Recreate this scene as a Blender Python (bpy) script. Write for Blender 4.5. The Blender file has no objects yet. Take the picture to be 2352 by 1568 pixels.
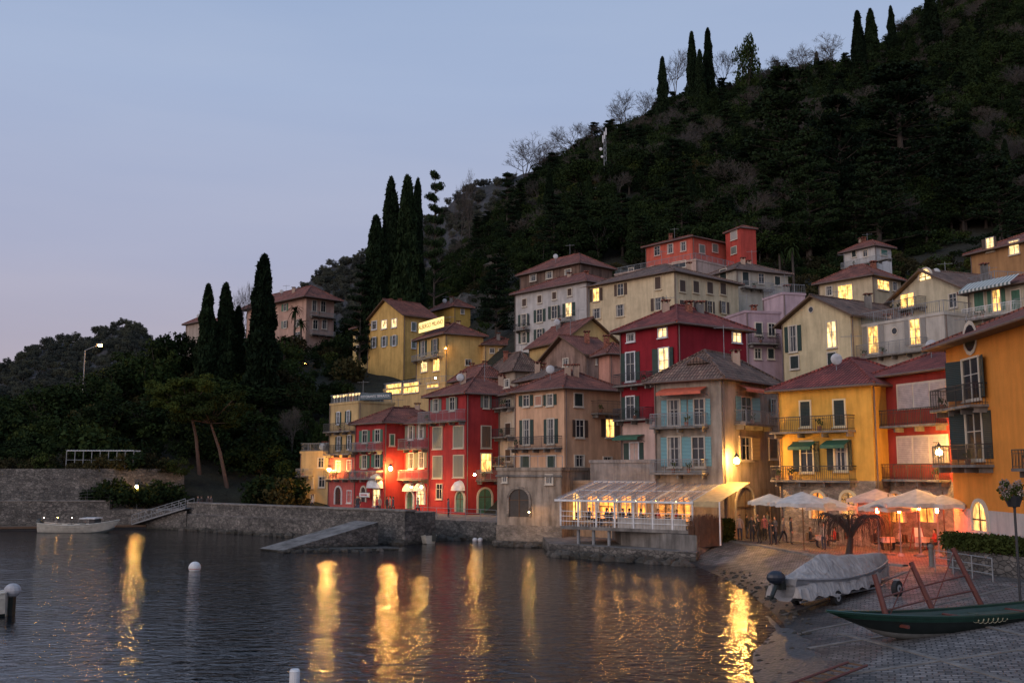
import bpy, math, random, numpy as np
from mathutils import Vector, Matrix, noise
random.seed(7); rng=np.random.default_rng(7)
S=bpy.context.scene
# ---------- survey geometry (readings from the viewpoint -> real positions at real distances)
F=2300.; CX=1176.; CY=784.; H=5.9; PT=math.atan(296/2300)
CAM=Vector((0,0,H)); cp,sp=math.cos(PT),math.sin(PT)
def ray(u,v):
    xc=(u-CX)/F; yc=(CY-v)/F
    return Vector((xc,cp-yc*sp,sp+yc*cp))
def P(u,v,Y):
    r=ray(u,v); return CAM+r*(Y/r.y)
def PZ(u,v,z):
    r=ray(u,v); return CAM+r*((z-H)/r.z)
# ---------- node helpers
def newmat(name):
    m=bpy.data.materials.new(name); m.use_nodes=True
    nt=m.node_tree; b=nt.nodes['Principled BSDF']
    return m,nt,b
def N(nt,t,**k):
    n=nt.nodes.new(t)
    for a,b in k.items():
        if a in n.inputs.keys(): n.inputs[a].default_value=b
        else: setattr(n,a,b)
    return n
def L(nt,a,ao,b,bi): nt.links.new(a.outputs[ao],b.inputs[bi])
def coords(nt,kind='Object',scale=(1,1,1)):
    t=N(nt,'ShaderNodeTexCoord'); m=N(nt,'ShaderNodeMapping'); m.inputs['Scale'].default_value=scale
    L(nt,t,kind,m,'Vector'); return m
def ramp(nt,stops):
    r=N(nt,'ShaderNodeValToRGB'); e=r.color_ramp.elements
    while len(e)<len(stops): e.new(.5)
    for i,(p,c) in enumerate(stops):
        e[i].position=p; e[i].color=(c[0],c[1],c[2],1) if hasattr(c,'__len__') else (c,c,c,1)
    return r
def mul(nt,fac,a,b,mode='MULTIPLY'):
    m=N(nt,'ShaderNodeMixRGB',blend_type=mode); m.inputs[0].default_value=fac
    for i,x in ((1,a),(2,b)):
        if isinstance(x,tuple) and not hasattr(x[0],'outputs'): m.inputs[i].default_value=(*x,1)
        elif isinstance(x,tuple): nt.links.new(x[0].outputs[x[1]],m.inputs[i])
    return m
MC={}
def plaster(c,dirt=.5):
    k=('pl',c,dirt)
    if k in MC: return MC[k]
    m,nt,b=newmat('plaster_%d'%len(MC))
    co=coords(nt,'Object'); n1=N(nt,'ShaderNodeTexNoise',Scale=.55,Detail=8,Roughness=.65); L(nt,co,0,n1,'Vector')
    co2=coords(nt,'Object',(1.6,1.6,.22)); n2=N(nt,'ShaderNodeTexNoise',Scale=1.2,Detail=6,Roughness=.6); L(nt,co2,0,n2,'Vector')
    r1=ramp(nt,[(.3,1-.45*dirt),(.62,1.04)]); L(nt,n1,'Fac',r1,0)
    r2=ramp(nt,[(.35,1-.5*dirt),(.6,1.)]); L(nt,n2,'Fac',r2,0)
    a=mul(nt,1,c,(r1,0)); a2=mul(nt,.9,(a,0),(r2,0))
    L(nt,a2,0,b,'Base Color'); b.inputs['Roughness'].default_value=.93; b.inputs['Specular IOR Level'].default_value=.2
    n3=N(nt,'ShaderNodeTexNoise',Scale=9,Detail=4); L(nt,co,0,n3,'Vector')
    bp=N(nt,'ShaderNodeBump',Strength=.4,Distance=.03); L(nt,n3,'Fac',bp,'Height'); L(nt,bp,0,b,'Normal')
    MC[k]=m; return m
def paint(c,rough=.6,metal=0,nm='paint'):
    k=(nm,c,rough,metal)
    if k in MC: return MC[k]
    m,nt,b=newmat('%s_%d'%(nm,len(MC)))
    co=coords(nt); n=N(nt,'ShaderNodeTexNoise',Scale=3,Detail=5); L(nt,co,0,n,'Vector')
    r=ramp(nt,[(.3,.75),(.7,1.08)]); L(nt,n,'Fac',r,0); a=mul(nt,1,c,(r,0)); L(nt,a,0,b,'Base Color')
    b.inputs['Roughness'].default_value=rough; b.inputs['Metallic'].default_value=metal
    MC[k]=m; return m
def shutter(c):
    k=('sh',c)
    if k in MC: return MC[k]
    m,nt,b=newmat('shutter_%d'%len(MC))
    t=N(nt,'ShaderNodeUVMap'); w=N(nt,'ShaderNodeTexWave',wave_type='BANDS',bands_direction='Y',Scale=3.2,Distortion=0); L(nt,t,0,w,'Vector')
    r=ramp(nt,[(.2,.45),(.6,1.)]); L(nt,w,'Fac',r,0); a=mul(nt,1,c,(r,0)); L(nt,a,0,b,'Base Color')
    bp=N(nt,'ShaderNodeBump',Strength=.6,Distance=.03); L(nt,w,'Fac',bp,'Height'); L(nt,bp,0,b,'Normal')
    b.inputs['Roughness'].default_value=.6; MC[k]=m; return m
def tiles(c1,c2):
    k=('ti',c1,c2)
    if k in MC: return MC[k]
    m,nt,b=newmat('roof_tiles_%d'%len(MC))
    t=N(nt,'ShaderNodeUVMap'); br=N(nt,'ShaderNodeTexBrick',Scale=1.,**{'Mortar Size':.03,'Brick Width':.26,'Row Height':.42})
    br.offset=0
    br.inputs['Color1'].default_value=(*c1,1); br.inputs['Color2'].default_value=(*c2,1); br.inputs['Mortar'].default_value=(c1[0]*.25,c1[1]*.25,c1[2]*.25,1)
    L(nt,t,0,br,'Vector')
    co=coords(nt); n=N(nt,'ShaderNodeTexNoise',Scale=.8,Detail=7,Roughness=.7); L(nt,co,0,n,'Vector')
    r=ramp(nt,[(.32,(.35,.37,.36)),(.5,(.8,.8,.78)),(.68,(1.25,1.15,1.05))]); L(nt,n,'Fac',r,0)
    a=mul(nt,1,(br,'Color'),(r,0)); L(nt,a,0,b,'Base Color')
    w=N(nt,'ShaderNodeTexWave',wave_type='BANDS',bands_direction='X',Scale=1.2); L(nt,t,0,w,'Vector')
    bp=N(nt,'ShaderNodeBump',Strength=.8,Distance=.1); L(nt,w,'Fac',bp,'Height'); L(nt,bp,0,b,'Normal')
    b.inputs['Roughness'].default_value=.9; MC[k]=m; return m
def stone(c1,c2,scale=2.2,mort=.35):
    k=('st',c1,c2,scale)
    if k in MC: return MC[k]
    m,nt,b=newmat('stone_%d'%len(MC))
    co=coords(nt,'Object',(1,1,1.7)); nz=N(nt,'ShaderNodeTexNoise',Scale=1.5,Detail=3); L(nt,co,0,nz,'Vector')
    mx=N(nt,'ShaderNodeMixRGB'); mx.inputs[0].default_value=.12; L(nt,co,0,mx,1); L(nt,nz,'Color',mx,2)
    v=N(nt,'ShaderNodeTexVoronoi',Scale=scale); L(nt,mx,0,v,'Vector')
    v2=N(nt,'ShaderNodeTexVoronoi',Scale=scale,feature='DISTANCE_TO_EDGE'); L(nt,mx,0,v2,'Vector')
    r=ramp(nt,[(0,c1),(1,c2)]); L(nt,v,'Color',r,0)
    e=ramp(nt,[(0,mort),(.09,1.)]); L(nt,v2,'Distance',e,0)
    n=N(nt,'ShaderNodeTexNoise',Scale=.6,Detail=8,Roughness=.7); L(nt,co,0,n,'Vector')
    q=ramp(nt,[(.3,.35),(.65,1.25)]); L(nt,n,'Fac',q,0)
    a=mul(nt,1,(r,0),(e,0)); a2=mul(nt,1,(a,0),(q,0)); 
    ge=N(nt,'ShaderNodeNewGeometry'); sx=N(nt,'ShaderNodeSeparateXYZ'); L(nt,ge,'Position',sx,0); wl=ramp(nt,[(.0,(.25,.27,.22)),(.5,(1,1,1))]); L(nt,sx,'Z',wl,0); a3=mul(nt,1,(a2,0),(wl,0)); L(nt,a3,0,b,'Base Color')
    bp=N(nt,'ShaderNodeBump',Strength=1.,Distance=.08); L(nt,e,0,bp,'Height'); L(nt,bp,0,b,'Normal')
    b.inputs['Roughness'].default_value=.9; MC[k]=m; return m
def emit(c,s,var=True,nm='lit_glass'):
    k=('em',c,s,var)
    if k in MC: return MC[k]
    m,nt,b=newmat('%s_%d'%(nm,len(MC)))
    b.inputs['Base Color'].default_value=(.1,.06,.03,1); b.inputs['Emission Strength'].default_value=s
    if var:
        co=coords(nt,'Object',(1.5,1.5,.8)); n=N(nt,'ShaderNodeTexNoise',Scale=1.6,Detail=3); L(nt,co,0,n,'Vector')
        r=ramp(nt,[(.35,.2),(.65,1.2)]); L(nt,n,'Fac',r,0); a=mul(nt,1,c,(r,0)); L(nt,a,0,b,'Emission Color')
    else: b.inputs['Emission Color'].default_value=(*c,1)
    MC[k]=m; return m
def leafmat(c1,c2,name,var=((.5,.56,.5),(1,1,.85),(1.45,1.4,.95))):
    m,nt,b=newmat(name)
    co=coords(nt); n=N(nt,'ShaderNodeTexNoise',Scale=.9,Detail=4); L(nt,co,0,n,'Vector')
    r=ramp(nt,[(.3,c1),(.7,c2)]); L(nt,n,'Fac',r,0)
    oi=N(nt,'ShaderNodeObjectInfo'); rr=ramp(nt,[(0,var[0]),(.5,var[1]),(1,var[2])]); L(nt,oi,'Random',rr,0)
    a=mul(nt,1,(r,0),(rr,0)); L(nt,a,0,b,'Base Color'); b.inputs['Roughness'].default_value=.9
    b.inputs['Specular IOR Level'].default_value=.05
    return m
GLASS,nt_,b_=newmat('window_glass'); b_.inputs['Base Color'].default_value=(.02,.025,.03,1); b_.inputs['Roughness'].default_value=.12
CGLASS,nt_,b_=newmat('canopy_glass'); b_.inputs['Base Color'].default_value=(.4,.4,.42,1); b_.inputs['Roughness'].default_value=.3; b_.inputs['Alpha'].default_value=.35
IRON=paint((.03,.03,.033),.5,0,'iron'); GREYM=paint((.24,.25,.26),.5,0,'grey_metal'); WHITE=paint((.7,.7,.7),.5,0,'white_paint')
TRIM=plaster((.62,.55,.45),.3); LIT=emit((1,.52,.13),3.2); LIT2=emit((1,.66,.28),2.4); LITO=emit((1,.32,.05),3.0); BULB=emit((1,.5,.12),430,False,'lamp_bulb'); BULBX=emit((1,.5,.12),900,False,'lamp_bulb'); BULBS=emit((1,.45,.1),220,False,'small_bulb')
WOOD=paint((.12,.07,.04),.8,0,'wood'); T1=tiles((.26,.085,.06),(.36,.13,.09)); T2=tiles((.2,.11,.085),(.3,.2,.15)); T3=tiles((.27,.06,.05),(.35,.09,.07))
STW=stone((.07,.065,.06),(.24,.215,.19),3.2,.45); STP=stone((.22,.18,.14),(.38,.31,.25),3.6,.72); CONC=plaster((.25,.23,.21),1.); BRICK=stone((.3,.1,.06),(.42,.16,.1),5)
ROCK,nt,b=newmat('rock'); co=coords(nt); n1=N(nt,'ShaderNodeTexNoise',Scale=.45,Detail=9,Roughness=.75); L(nt,co,0,n1,'Vector'); r=ramp(nt,[(.35,(.03,.028,.02)),(.52,(.09,.08,.065)),(.7,(.22,.19,.165))]); L(nt,n1,'Fac',r,0); L(nt,r,0,b,'Base Color'); bp=N(nt,'ShaderNodeBump',Strength=1,Distance=.8); L(nt,n1,'Fac',bp,'Height'); L(nt,bp,0,b,'Normal'); b.inputs['Roughness'].default_value=1
BARK=paint((.06,.047,.038),.9,0,'bark'); TWIG=paint((.07,.058,.048),.9,0,'twig')
LF=leafmat((.01,.019,.009),(.028,.044,.018),'foliage_dark'); LFC=leafmat((.008,.016,.01),(.02,.033,.018),'foliage_cypress'); LFB=leafmat((.03,.027,.015),(.052,.045,.025),'foliage_brown'); LFG=leafmat((.026,.038,.013),(.052,.066,.022),'foliage_light'); LFD=leafmat((.045,.05,.052),(.085,.09,.085),'foliage_far_haze')  # far trees: distance haze put into a paler grey-green leaf colour
# ---------- mesh accumulation
class MB:
    def __init__(s): s.p={}
    def add(s,part,mat,vs,fs):
        V,Fc,M,ml=s.p.setdefault(part,([],[],[],[]))
        if mat not in ml: ml.append(mat)
        k=len(V); V.extend([tuple(v) for v in vs]); Fc.extend([tuple(i+k for i in f) for f in fs]); M.extend([ml.index(mat)]*len(fs))
    def box(s,part,mat,o,a,b,c):
        o,a,b,c=map(Vector,(o,a,b,c))
        if a.cross(b).dot(c)<0: a,b=b,a
        v=[o,o+a,o+a+b,o+b,o+c,o+a+c,o+a+b+c,o+b+c]
        s.add(part,mat,v,[(0,3,2,1),(4,5,6,7),(0,1,5,4),(1,2,6,5),(2,3,7,6),(3,0,4,7)])
    def bar(s,part,mat,p,q,r,n=6,r2=None):
        p,q=Vector(p),Vector(q); d=(q-p)
        if d.length<1e-5: return
        d.normalize(); r2=r if r2 is None else r2
        x=d.orthogonal().normalized(); y=d.cross(x)
        A=[p+(x*math.cos(t)+y*math.sin(t))*r for t in [6.2832*i/n for i in range(n)]]
        B=[q+(x*math.cos(t)+y*math.sin(t))*r2 for t in [6.2832*i/n for i in range(n)]]
        s.add(part,mat,A+B,[(i,(i+1)%n,n+(i+1)%n,n+i) for i in range(n)]+[tuple(range(n))[::-1],tuple(range(n,2*n))])
    def ball(s,part,mat,c,r,sc=(1,1,1),nu=10,nv=7):
        vs=[];c=Vector(c)
        for j in range(nv+1):
            th=math.pi*j/nv
            for i in range(nu):
                ph=6.2832*i/nu; vs.append(c+Vector((math.sin(th)*math.cos(ph)*sc[0],math.sin(th)*math.sin(ph)*sc[1],math.cos(th)*sc[2]))*r)
        s.add(part,mat,vs,[(j*nu+i,(j+1)*nu+i,(j+1)*nu+(i+1)%nu,j*nu+(i+1)%nu) for j in range(nv) for i in range(nu)])
    def finish(s,name,loc=None,smooth=()):
        allv=[v for p in s.p.values() for v in p[0]]
        if loc is None:
            a=np.array(allv); loc=Vector((a[:,0].mean(),a[:,1].mean(),a[:,2].min()))
        single=len(s.p)==1; par=None
        if not single:
            par=bpy.data.objects.new(name,None); par.location=loc; par.empty_display_size=.5; S.collection.objects.link(par)
        for pn,(V,Fc,M,ml) in s.p.items():
            me=bpy.data.meshes.new(pn); me.from_pydata([(v[0]-loc[0],v[1]-loc[1],v[2]-loc[2]) for v in V],[],Fc)
            for m in ml: me.materials.append(m)
            me.polygons.foreach_set('material_index',M)
            if pn in smooth: me.polygons.foreach_set('use_smooth',[True]*len(Fc))
            uvl=me.uv_layers.new(name='UVMap'); 
            for po in me.polygons:
                n=po.normal
                if abs(n.z)>.97: t=Vector((1,0,0)); w=Vector((0,1,0))
                else:
                    t=Vector((-n.y,n.x,0)).normalized(); w=n.cross(t)
                for li in po.loop_indices:
                    c=me.vertices[me.loops[li].vertex_index].co; uvl.data[li].uv=(c.dot(t),c.dot(w))
            ob=bpy.data.objects.new(name if single else pn,me); S.collection.objects.link(ob)
            if single: ob.location=loc; par=ob
            else: ob.parent=par
        return par
# ---------- terrain table
UC=[-900,0,200,400,600,700,850,1000,1200,1400,1600,2000,2352,3000]
YR=[60,75,92,112,125,150,185,230,300,380,520]
ZT={-900:[-4,-4,-4,6.3,9,13,16,14,10,8,8],0:[-4,-4,-4,6.3,9,13,17,16,12,8,8],200:[-4,-4,-4,6.3,9.5,14,19,19,14,10,8],
400:[-4,-4,-4,4,10,17,24,24,18,12,10],600:[-4,-4,-4,.8,8,20,28,30,24,20,20],700:[-4,-4,-4,.8,5,17,28,28,26,26,26],
850:[-4,-4,-4,.8,4,17,28,34,38,40,40],1000:[-4,-4,-4,.8,5,17,30,46,62,72,80],1200:[-4,-2,.8,9,15,28,42,62,88,108,112],
1400:[-4,.0,3,11,18,29,45,68,98,130,136],1600:[-4,.6,4,13,19,30,45,72,108,146,156],2000:[-4,.8,6,15,21,31,46,72,116,160,180],
2352:[-4,6,13,21,26,36,52,82,140,200,235],3000:[-4,6,13,21,26,36,52,82,140,200,250]}
TT=np.array([ZT[u] for u in UC],float)
def hz(x,y):
    u=CX+F*x/max(y,20); u=min(max(u,UC[0]),UC[-1]); yy=min(max(y,60),520)
    if u<1040 and y<111.5: return -4
    i=min(max(np.searchsorted(UC,u)-1,0),len(UC)-2); j=min(max(np.searchsorted(YR,yy)-1,0),len(YR)-2)
    a=(u-UC[i])/(UC[i+1]-UC[i]); b=(yy-YR[j])/(YR[j+1]-YR[j])
    z=(TT[i,j]*(1-a)+TT[i+1,j]*a)*(1-b)+(TT[i,j+1]*(1-a)+TT[i+1,j+1]*a)*b
    k=min(max((y-150)/80,0),1)
    return z+k*4*noise.noise(Vector((x*.03,y*.03,0)))+min(max((y-112)/30,0),1)*.8*noise.noise(Vector((x*.15,y*.15,3)))
def gridmesh(name,xs_us,ys,zf,mat,fan=False):
    vs=[]
    for y in ys:
        for a in xs_us:
            x=(a-CX)/F*y if fan else a
            vs.append((x,y,zf(x,y)))
    n=len(xs_us); fs=[(j*n+i,j*n+i+1,(j+1)*n+i+1,(j+1)*n+i) for j in range(len(ys)-1) for i in range(n-1)]
    me=bpy.data.meshes.new(name); me.from_pydata(vs,[],fs); me.materials.append(mat); me.polygons.foreach_set('use_smooth',[True]*len(fs))
    o=bpy.data.objects.new(name,me); S.collection.objects.link(o); return o
HM,nt,b=newmat('hillside_soil')
co=coords(nt); n1=N(nt,'ShaderNodeTexNoise',Scale=.03,Detail=8,Roughness=.7); L(nt,co,0,n1,'Vector')
n2=N(nt,'ShaderNodeTexNoise',Scale=.5,Detail=8,Roughness=.75); L(nt,co,0,n2,'Vector')
r1=ramp(nt,[(.35,(.014,.02,.01)),(.54,(.035,.034,.021)),(.7,(.11,.095,.078))]); L(nt,n1,'Fac',r1,0)
r2=ramp(nt,[(.3,.3),(.7,1.4)]); L(nt,n2,'Fac',r2,0); a=mul(nt,1,(r1,0),(r2,0)); L(nt,a,0,b,'Base Color'); b.inputs['Roughness'].default_value=1
bp=N(nt,'ShaderNodeBump',Strength=1,Distance=1.); L(nt,n2,'Fac',bp,'Height'); L(nt,bp,0,b,'Normal')
gridmesh('hillside_terrain',list(range(-900,3001,30)),[60,66,72,78,84,90,96,102,108,111.4]+list(range(112,400,5))+list(range(400,521,20)),hz,HM,True)
# distant hills
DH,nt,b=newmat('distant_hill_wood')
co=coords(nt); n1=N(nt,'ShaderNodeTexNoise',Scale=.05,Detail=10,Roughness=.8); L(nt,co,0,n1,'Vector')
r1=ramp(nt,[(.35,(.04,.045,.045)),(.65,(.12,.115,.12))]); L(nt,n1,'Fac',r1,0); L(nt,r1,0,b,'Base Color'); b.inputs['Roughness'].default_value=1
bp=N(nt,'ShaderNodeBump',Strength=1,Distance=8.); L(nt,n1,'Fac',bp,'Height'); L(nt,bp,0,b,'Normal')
def ridge(name,Y,pts,depth,mat,nz=6):
    us=np.arange(pts[0][0],pts[-1][0]+1,6); vv=np.interp(us,[p[0] for p in pts],[p[1] for p in pts]); Y0=Y-depth
    def zf(x,y):
        u=CX+F*x/y; v=np.interp(u,us,vv); h=(y-Y0)/(Y-Y0) if y<=Y else max(0,1-(y-Y)/depth*.6)
        return P(u,v,Y).z*h+(nz*noise.noise(Vector((x*.02,y*.02,1)))+nz*.5*noise.noise(Vector((x*.08,y*.08,1))))*min(1,h*4)-(5 if h<.02 else 0)
    ys=[Y0+depth*1.9*j/40 for j in range(41)]; gridmesh(name,[float(u) for u in us],ys,zf,mat,True); return zf
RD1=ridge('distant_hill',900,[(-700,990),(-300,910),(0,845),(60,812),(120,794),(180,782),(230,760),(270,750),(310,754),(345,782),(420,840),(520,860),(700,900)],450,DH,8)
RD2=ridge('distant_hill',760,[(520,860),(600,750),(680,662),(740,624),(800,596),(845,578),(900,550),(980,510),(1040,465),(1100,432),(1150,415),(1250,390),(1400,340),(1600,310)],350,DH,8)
# ---------- water
WM,nt,b=newmat('lake_water')
b.inputs['Base Color'].default_value=(.003,.006,.01,1); b.inputs['Roughness'].default_value=.05; b.inputs['IOR'].default_value=1.33
co=coords(nt,'Object',(1,1.5,1)); n1=N(nt,'ShaderNodeTexNoise',Scale=1.7,Detail=4,Roughness=.55,Distortion=.4); L(nt,co,0,n1,'Vector')
co2=coords(nt,'Object',(.6,1,1)); n2=N(nt,'ShaderNodeTexNoise',Scale=.28,Detail=3); L(nt,co2,0,n2,'Vector')
b1=N(nt,'ShaderNodeBump',Strength=1,Distance=.058); L(nt,n1,'Fac',b1,'Height')
b2=N(nt,'ShaderNodeBump',Strength=1,Distance=.09); L(nt,n2,'Fac',b2,'Height'); L(nt,b1,0,b2,'Normal'); L(nt,b2,0,b,'Normal')
mb=MB(); mb.add('w',WM,[(-1500,-200,0),(1500,-200,0),(1500,2500,0),(-1500,2500,0)],[(0,1,2,3)]); mb.finish('lake_water',Vector((0,0,0)))
# ---------- buildings
FOOT=[]
class Face:
    def __init__(s,o,e,n,Ln): s.o,s.e,s.n,s.L=o,e,n,Ln
    def hit(s,u,v):
        r=ray(u,v); t=(s.o-CAM).dot(s.n)/r.dot(s.n); p=CAM+r*t; return (p-s.o).dot(s.e),p.z
    def pos(s,a,z,d): p=s.o+s.e*a+s.n*d; return Vector((p.x,p.y,z))
def fbox(mb,part,mat,f,s0,s1,z0,z1,d0,d1):
    mb.box(part,mat,f.pos(s0,z0,d0),f.e*(s1-s0),f.n*(d1-d0),Vector((0,0,z1-z0)))
def arch(f,s,z0,z1,w,d,k=10):
    r=w/2; zc=z1-r; pts=[f.pos(s-r,z0,d),f.pos(s+r,z0,d)]
    return pts+[f.pos(s+r*math.cos(math.pi*i/k),zc+r*math.sin(math.pi*i/k),d) for i in range(k+1)]
def ring(mb,part,mat,f,s,z0,z1,w,t,d0,d1):
    a=arch(f,s,z0,z1,w,d1); b=arch(f,s,z0,z1+t,w+2*t,d1); b0=arch(f,s,z0,z1+t,w+2*t,d0); a0=arch(f,s,z0,z1,w,d0)
    n=len(a); vs=a+b+b0+a0; fs=[]
    for i in range(1,n):
        j=(i+1)%n
        fs+= [(i,j,n+j,n+i),(n+i,n+j,2*n+j,2*n+i),(i,3*n+i,3*n+j,j)]
    mb.add(part,mat,vs,fs)
SHG=(.03,.06,.045)
def window(mb,f,u,v,w,h,kind='s',lit=0,sc=SHG,trim=None):
    trim=trim or TRIM
    s,z=f.hit(u,v); s0=f.hit(u-w/2,v)[0]; s1=f.hit(u+w/2,v)[0]; z1=f.hit(u,v-h/2)[1]; z0=f.hit(u,v+h/2)[1]
    W=abs(s1-s0); 
    g=[GLASS,LIT,LIT2,LITO][lit]
    if kind=='a':
        k=len(arch(f,0,0,1,1,0)); mb.add('arched_door',g if lit else paint(sc),arch(f,s,z0,z1,W,.03),[tuple(range(k))])
        ring(mb,'arch_surround',trim,f,s,z0,z1,W,.18,0,.14)
        if W>.9:
            fbox(mb,'door_bars',WOOD,f,s-.04,s+.04,z0,z1-.05,.035,.07); fbox(mb,'door_bars',WOOD,f,s-W/2,s+W/2,z1-W/2-.04,z1-W/2+.04,.035,.065)
        return
    if kind=='o':
        r=W/2; vs=[f.pos(s+r*math.cos(t*.5236),z+r*math.sin(t*.5236),.03) for t in range(12)]; mb.add('round_window',GLASS,vs,[tuple(range(12))])
        vo=[f.pos(s+r*1.3*math.cos(t*.5236),z+r*1.3*math.sin(t*.5236),.05) for t in range(12)]; vi=[f.pos(s+r*math.cos(t*.5236),z+r*math.sin(t*.5236),.05) for t in range(12)]
        mb.add('round_window_frame',trim,vo+vi,[(i,(i+1)%12,12+(i+1)%12,12+i) for i in range(12)]); return
    gw=W if kind in 'wcp' else W*.5
    a0,a1=s-gw/2,s+gw/2; t=.1
    fbox(mb,'window_glass',g,f,a0,a1,z0,z1,.0,.02)
    for (x0,x1,y0,y1) in ((a0-t,a0,z0-t,z1+t),(a1,a1+t,z0-t,z1+t),(a0,a1,z1,z1+t),(a0,a1,z0-t,z0)):
        fbox(mb,'window_frames',trim,f,x0,x1,y0,y1,0,.1)
    fbox(mb,'window_sills',trim,f,a0-.15,a1+.15,z0-t-.08,z0-t-.003,0,.18)
    if kind!='c':
        m=paint((.45,.42,.38)) if kind!='p' else paint(sc)
        fbox(mb,'window_bars',m,f,s-.035,s+.035,z0,z1,.021,.06)
        fbox(mb,'window_bars',m,f,a0,a1,(z0+z1)/2+.2,(z0+z1)/2+.25,.021,.05)
        if not lit and random.random()<.5:
            cw=gw*.22; cm=paint((.35,.33,.3),.9,0,'curtain')
            fbox(mb,'curtains',cm,f,a0+.01,a0+cw,z0+.02,z1-.02,.0205,.024); fbox(mb,'curtains',cm,f,a1-cw,a1-.01,z0+.02,z1-.02,.0205,.024)
    if kind=='s':
        sw=W*.25
        for k,(x0,x1) in enumerate(((a0-t-sw,a0-t-.003),(a1+t+.003,a1+t+sw))):
            an=random.choice((0,0,.0,.25,.5)); hx=x1 if k==0 else x0; tip=x0 if k==0 else x1
            p=f.pos(hx,z0-.02,.05); d=(f.e*(tip-hx))*math.cos(an)+f.n*abs(tip-hx)*math.sin(an); nn=Vector((-d.y,d.x,0)).normalized()*.045
            mb.box('shutters',shutter(sc),p,d,nn,(0,0,z1-z0+.04))
    if kind=='c':
        fbox(mb,'shutters',shutter(sc),f,a0+.01,s-.01,z0,z1,.03,.075); fbox(mb,'shutters',shutter(sc),f,s+.01,a1-.01,z0,z1,.03,.075)
def balcony(mb,f,u0,u1,vt,vb,mat=None,d=.95):
    mat=mat or IRON; uc=(u0+u1)/2; s0,zb=f.hit(u0,vb); s1=f.hit(u1,vb)[0]; zb=f.hit(uc,vb)[1]; hh=max(.8,min(1.1,f.hit(uc,vt)[1]-zb))
    fbox(mb,'balcony_slab',CONC,f,s0,s1,zb-.14,zb,0,d)
    n=max(2,int((s1-s0)/1.6)+1)
    for i in range(n):
        s=s0+.2+(s1-s0-.5)*i/(n-1); fbox(mb,'balcony_brackets',CONC,f,s,s+.14,zb-.42,zb-.143,0,d*.7)
    D=d-.06
    def rail(p,q,r): mb.bar('balcony_railing',mat,p,q,r,4)
    for zz,r in ((zb+hh,.035),(zb+.1,.02),(zb+hh*.8,.015)):
        rail(f.pos(s0+.05,zz,D),f.pos(s1-.05,zz,D),r)
        for s in (s0+.05,s1-.05): rail(f.pos(s,zz,.02),f.pos(s,zz,D),r)
    k=int((s1-s0)/.15)
    for i in range(k+1):
        s=s0+.05+(s1-s0-.1)*i/k; r=.014 if i%8 else .03; rail(f.pos(s,zb,D),f.pos(s,zb+hh,D),r)
    for s in (s0+.05,s1-.05):
        for i in range(1,6): rail(f.pos(s,zb,D*i/6),f.pos(s,zb+hh,D*i/6),.014)
    for i in range(int((s1-s0)/2.2)+1):
        if random.random()<.45:
            s=random.uniform(s0+.3,s1-.5); mb.bar('pots',paint((.3,.12,.07)),f.pos(s,zb,D-.3),f.pos(s,zb+.3,D-.3),.12,8,.17)
            for q in range(14):
                p=f.pos(s+random.gauss(0,.12),zb+.45+random.gauss(0,.12),D-.3+random.gauss(0,.1)); mb.add('pot_plants',LFG,[p,p+Vector((.1,.02,.12)),p+Vector((.0,.08,.2))],[(0,1,2)])
def awning(mb,f,u0,u1,vt,vb,mat,d=1.):
    s0,zt=f.hit(u0,vt); s1=f.hit(u1,vt)[0]; zt=f.hit((u0+u1)/2,vt)[1]; zb=f.hit((u0+u1)/2,vb)[1]
    a=[f.pos(s0,zt,.1),f.pos(s1,zt,.1),f.pos(s1,zb+.12,d),f.pos(s0,zb+.12,d),f.pos(s1,zb-.1,d),f.pos(s0,zb-.1,d)]
    mb.add('awning',mat,a,[(0,1,2,3),(3,2,4,5)])
    for s in (s0,s1): mb.bar('awning_arm',IRON,f.pos(s,zt-.6,.05),f.pos(s,zb+.05,d),.02,4)
def chimney(mb,x,y,z,h=1.3,mat=None,w=.55):
    mat=mat or random.choice([CONC,BRICK,plaster((.5,.36,.27),.6)])
    mb.box('chimney',mat,(x-w/2,y-w/2,z-1.5),(w,0,0),(0,w,0),(0,0,h+1.5))
    mb.box('chimney_cap',T1,(x-w/2-.1,y-w/2-.1,z+h+.2),(w+.2,0,0),(0,w+.2,0),(0,0,.1))
    for a in (-1,1):
        for c in (-1,1): mb.box('chimney_feet',mat,(x+a*(w/2-.08)-.06,y+c*(w/2-.08)-.06,z+h),(.12,0,0),(0,.12,0),(0,0,.2))
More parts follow.
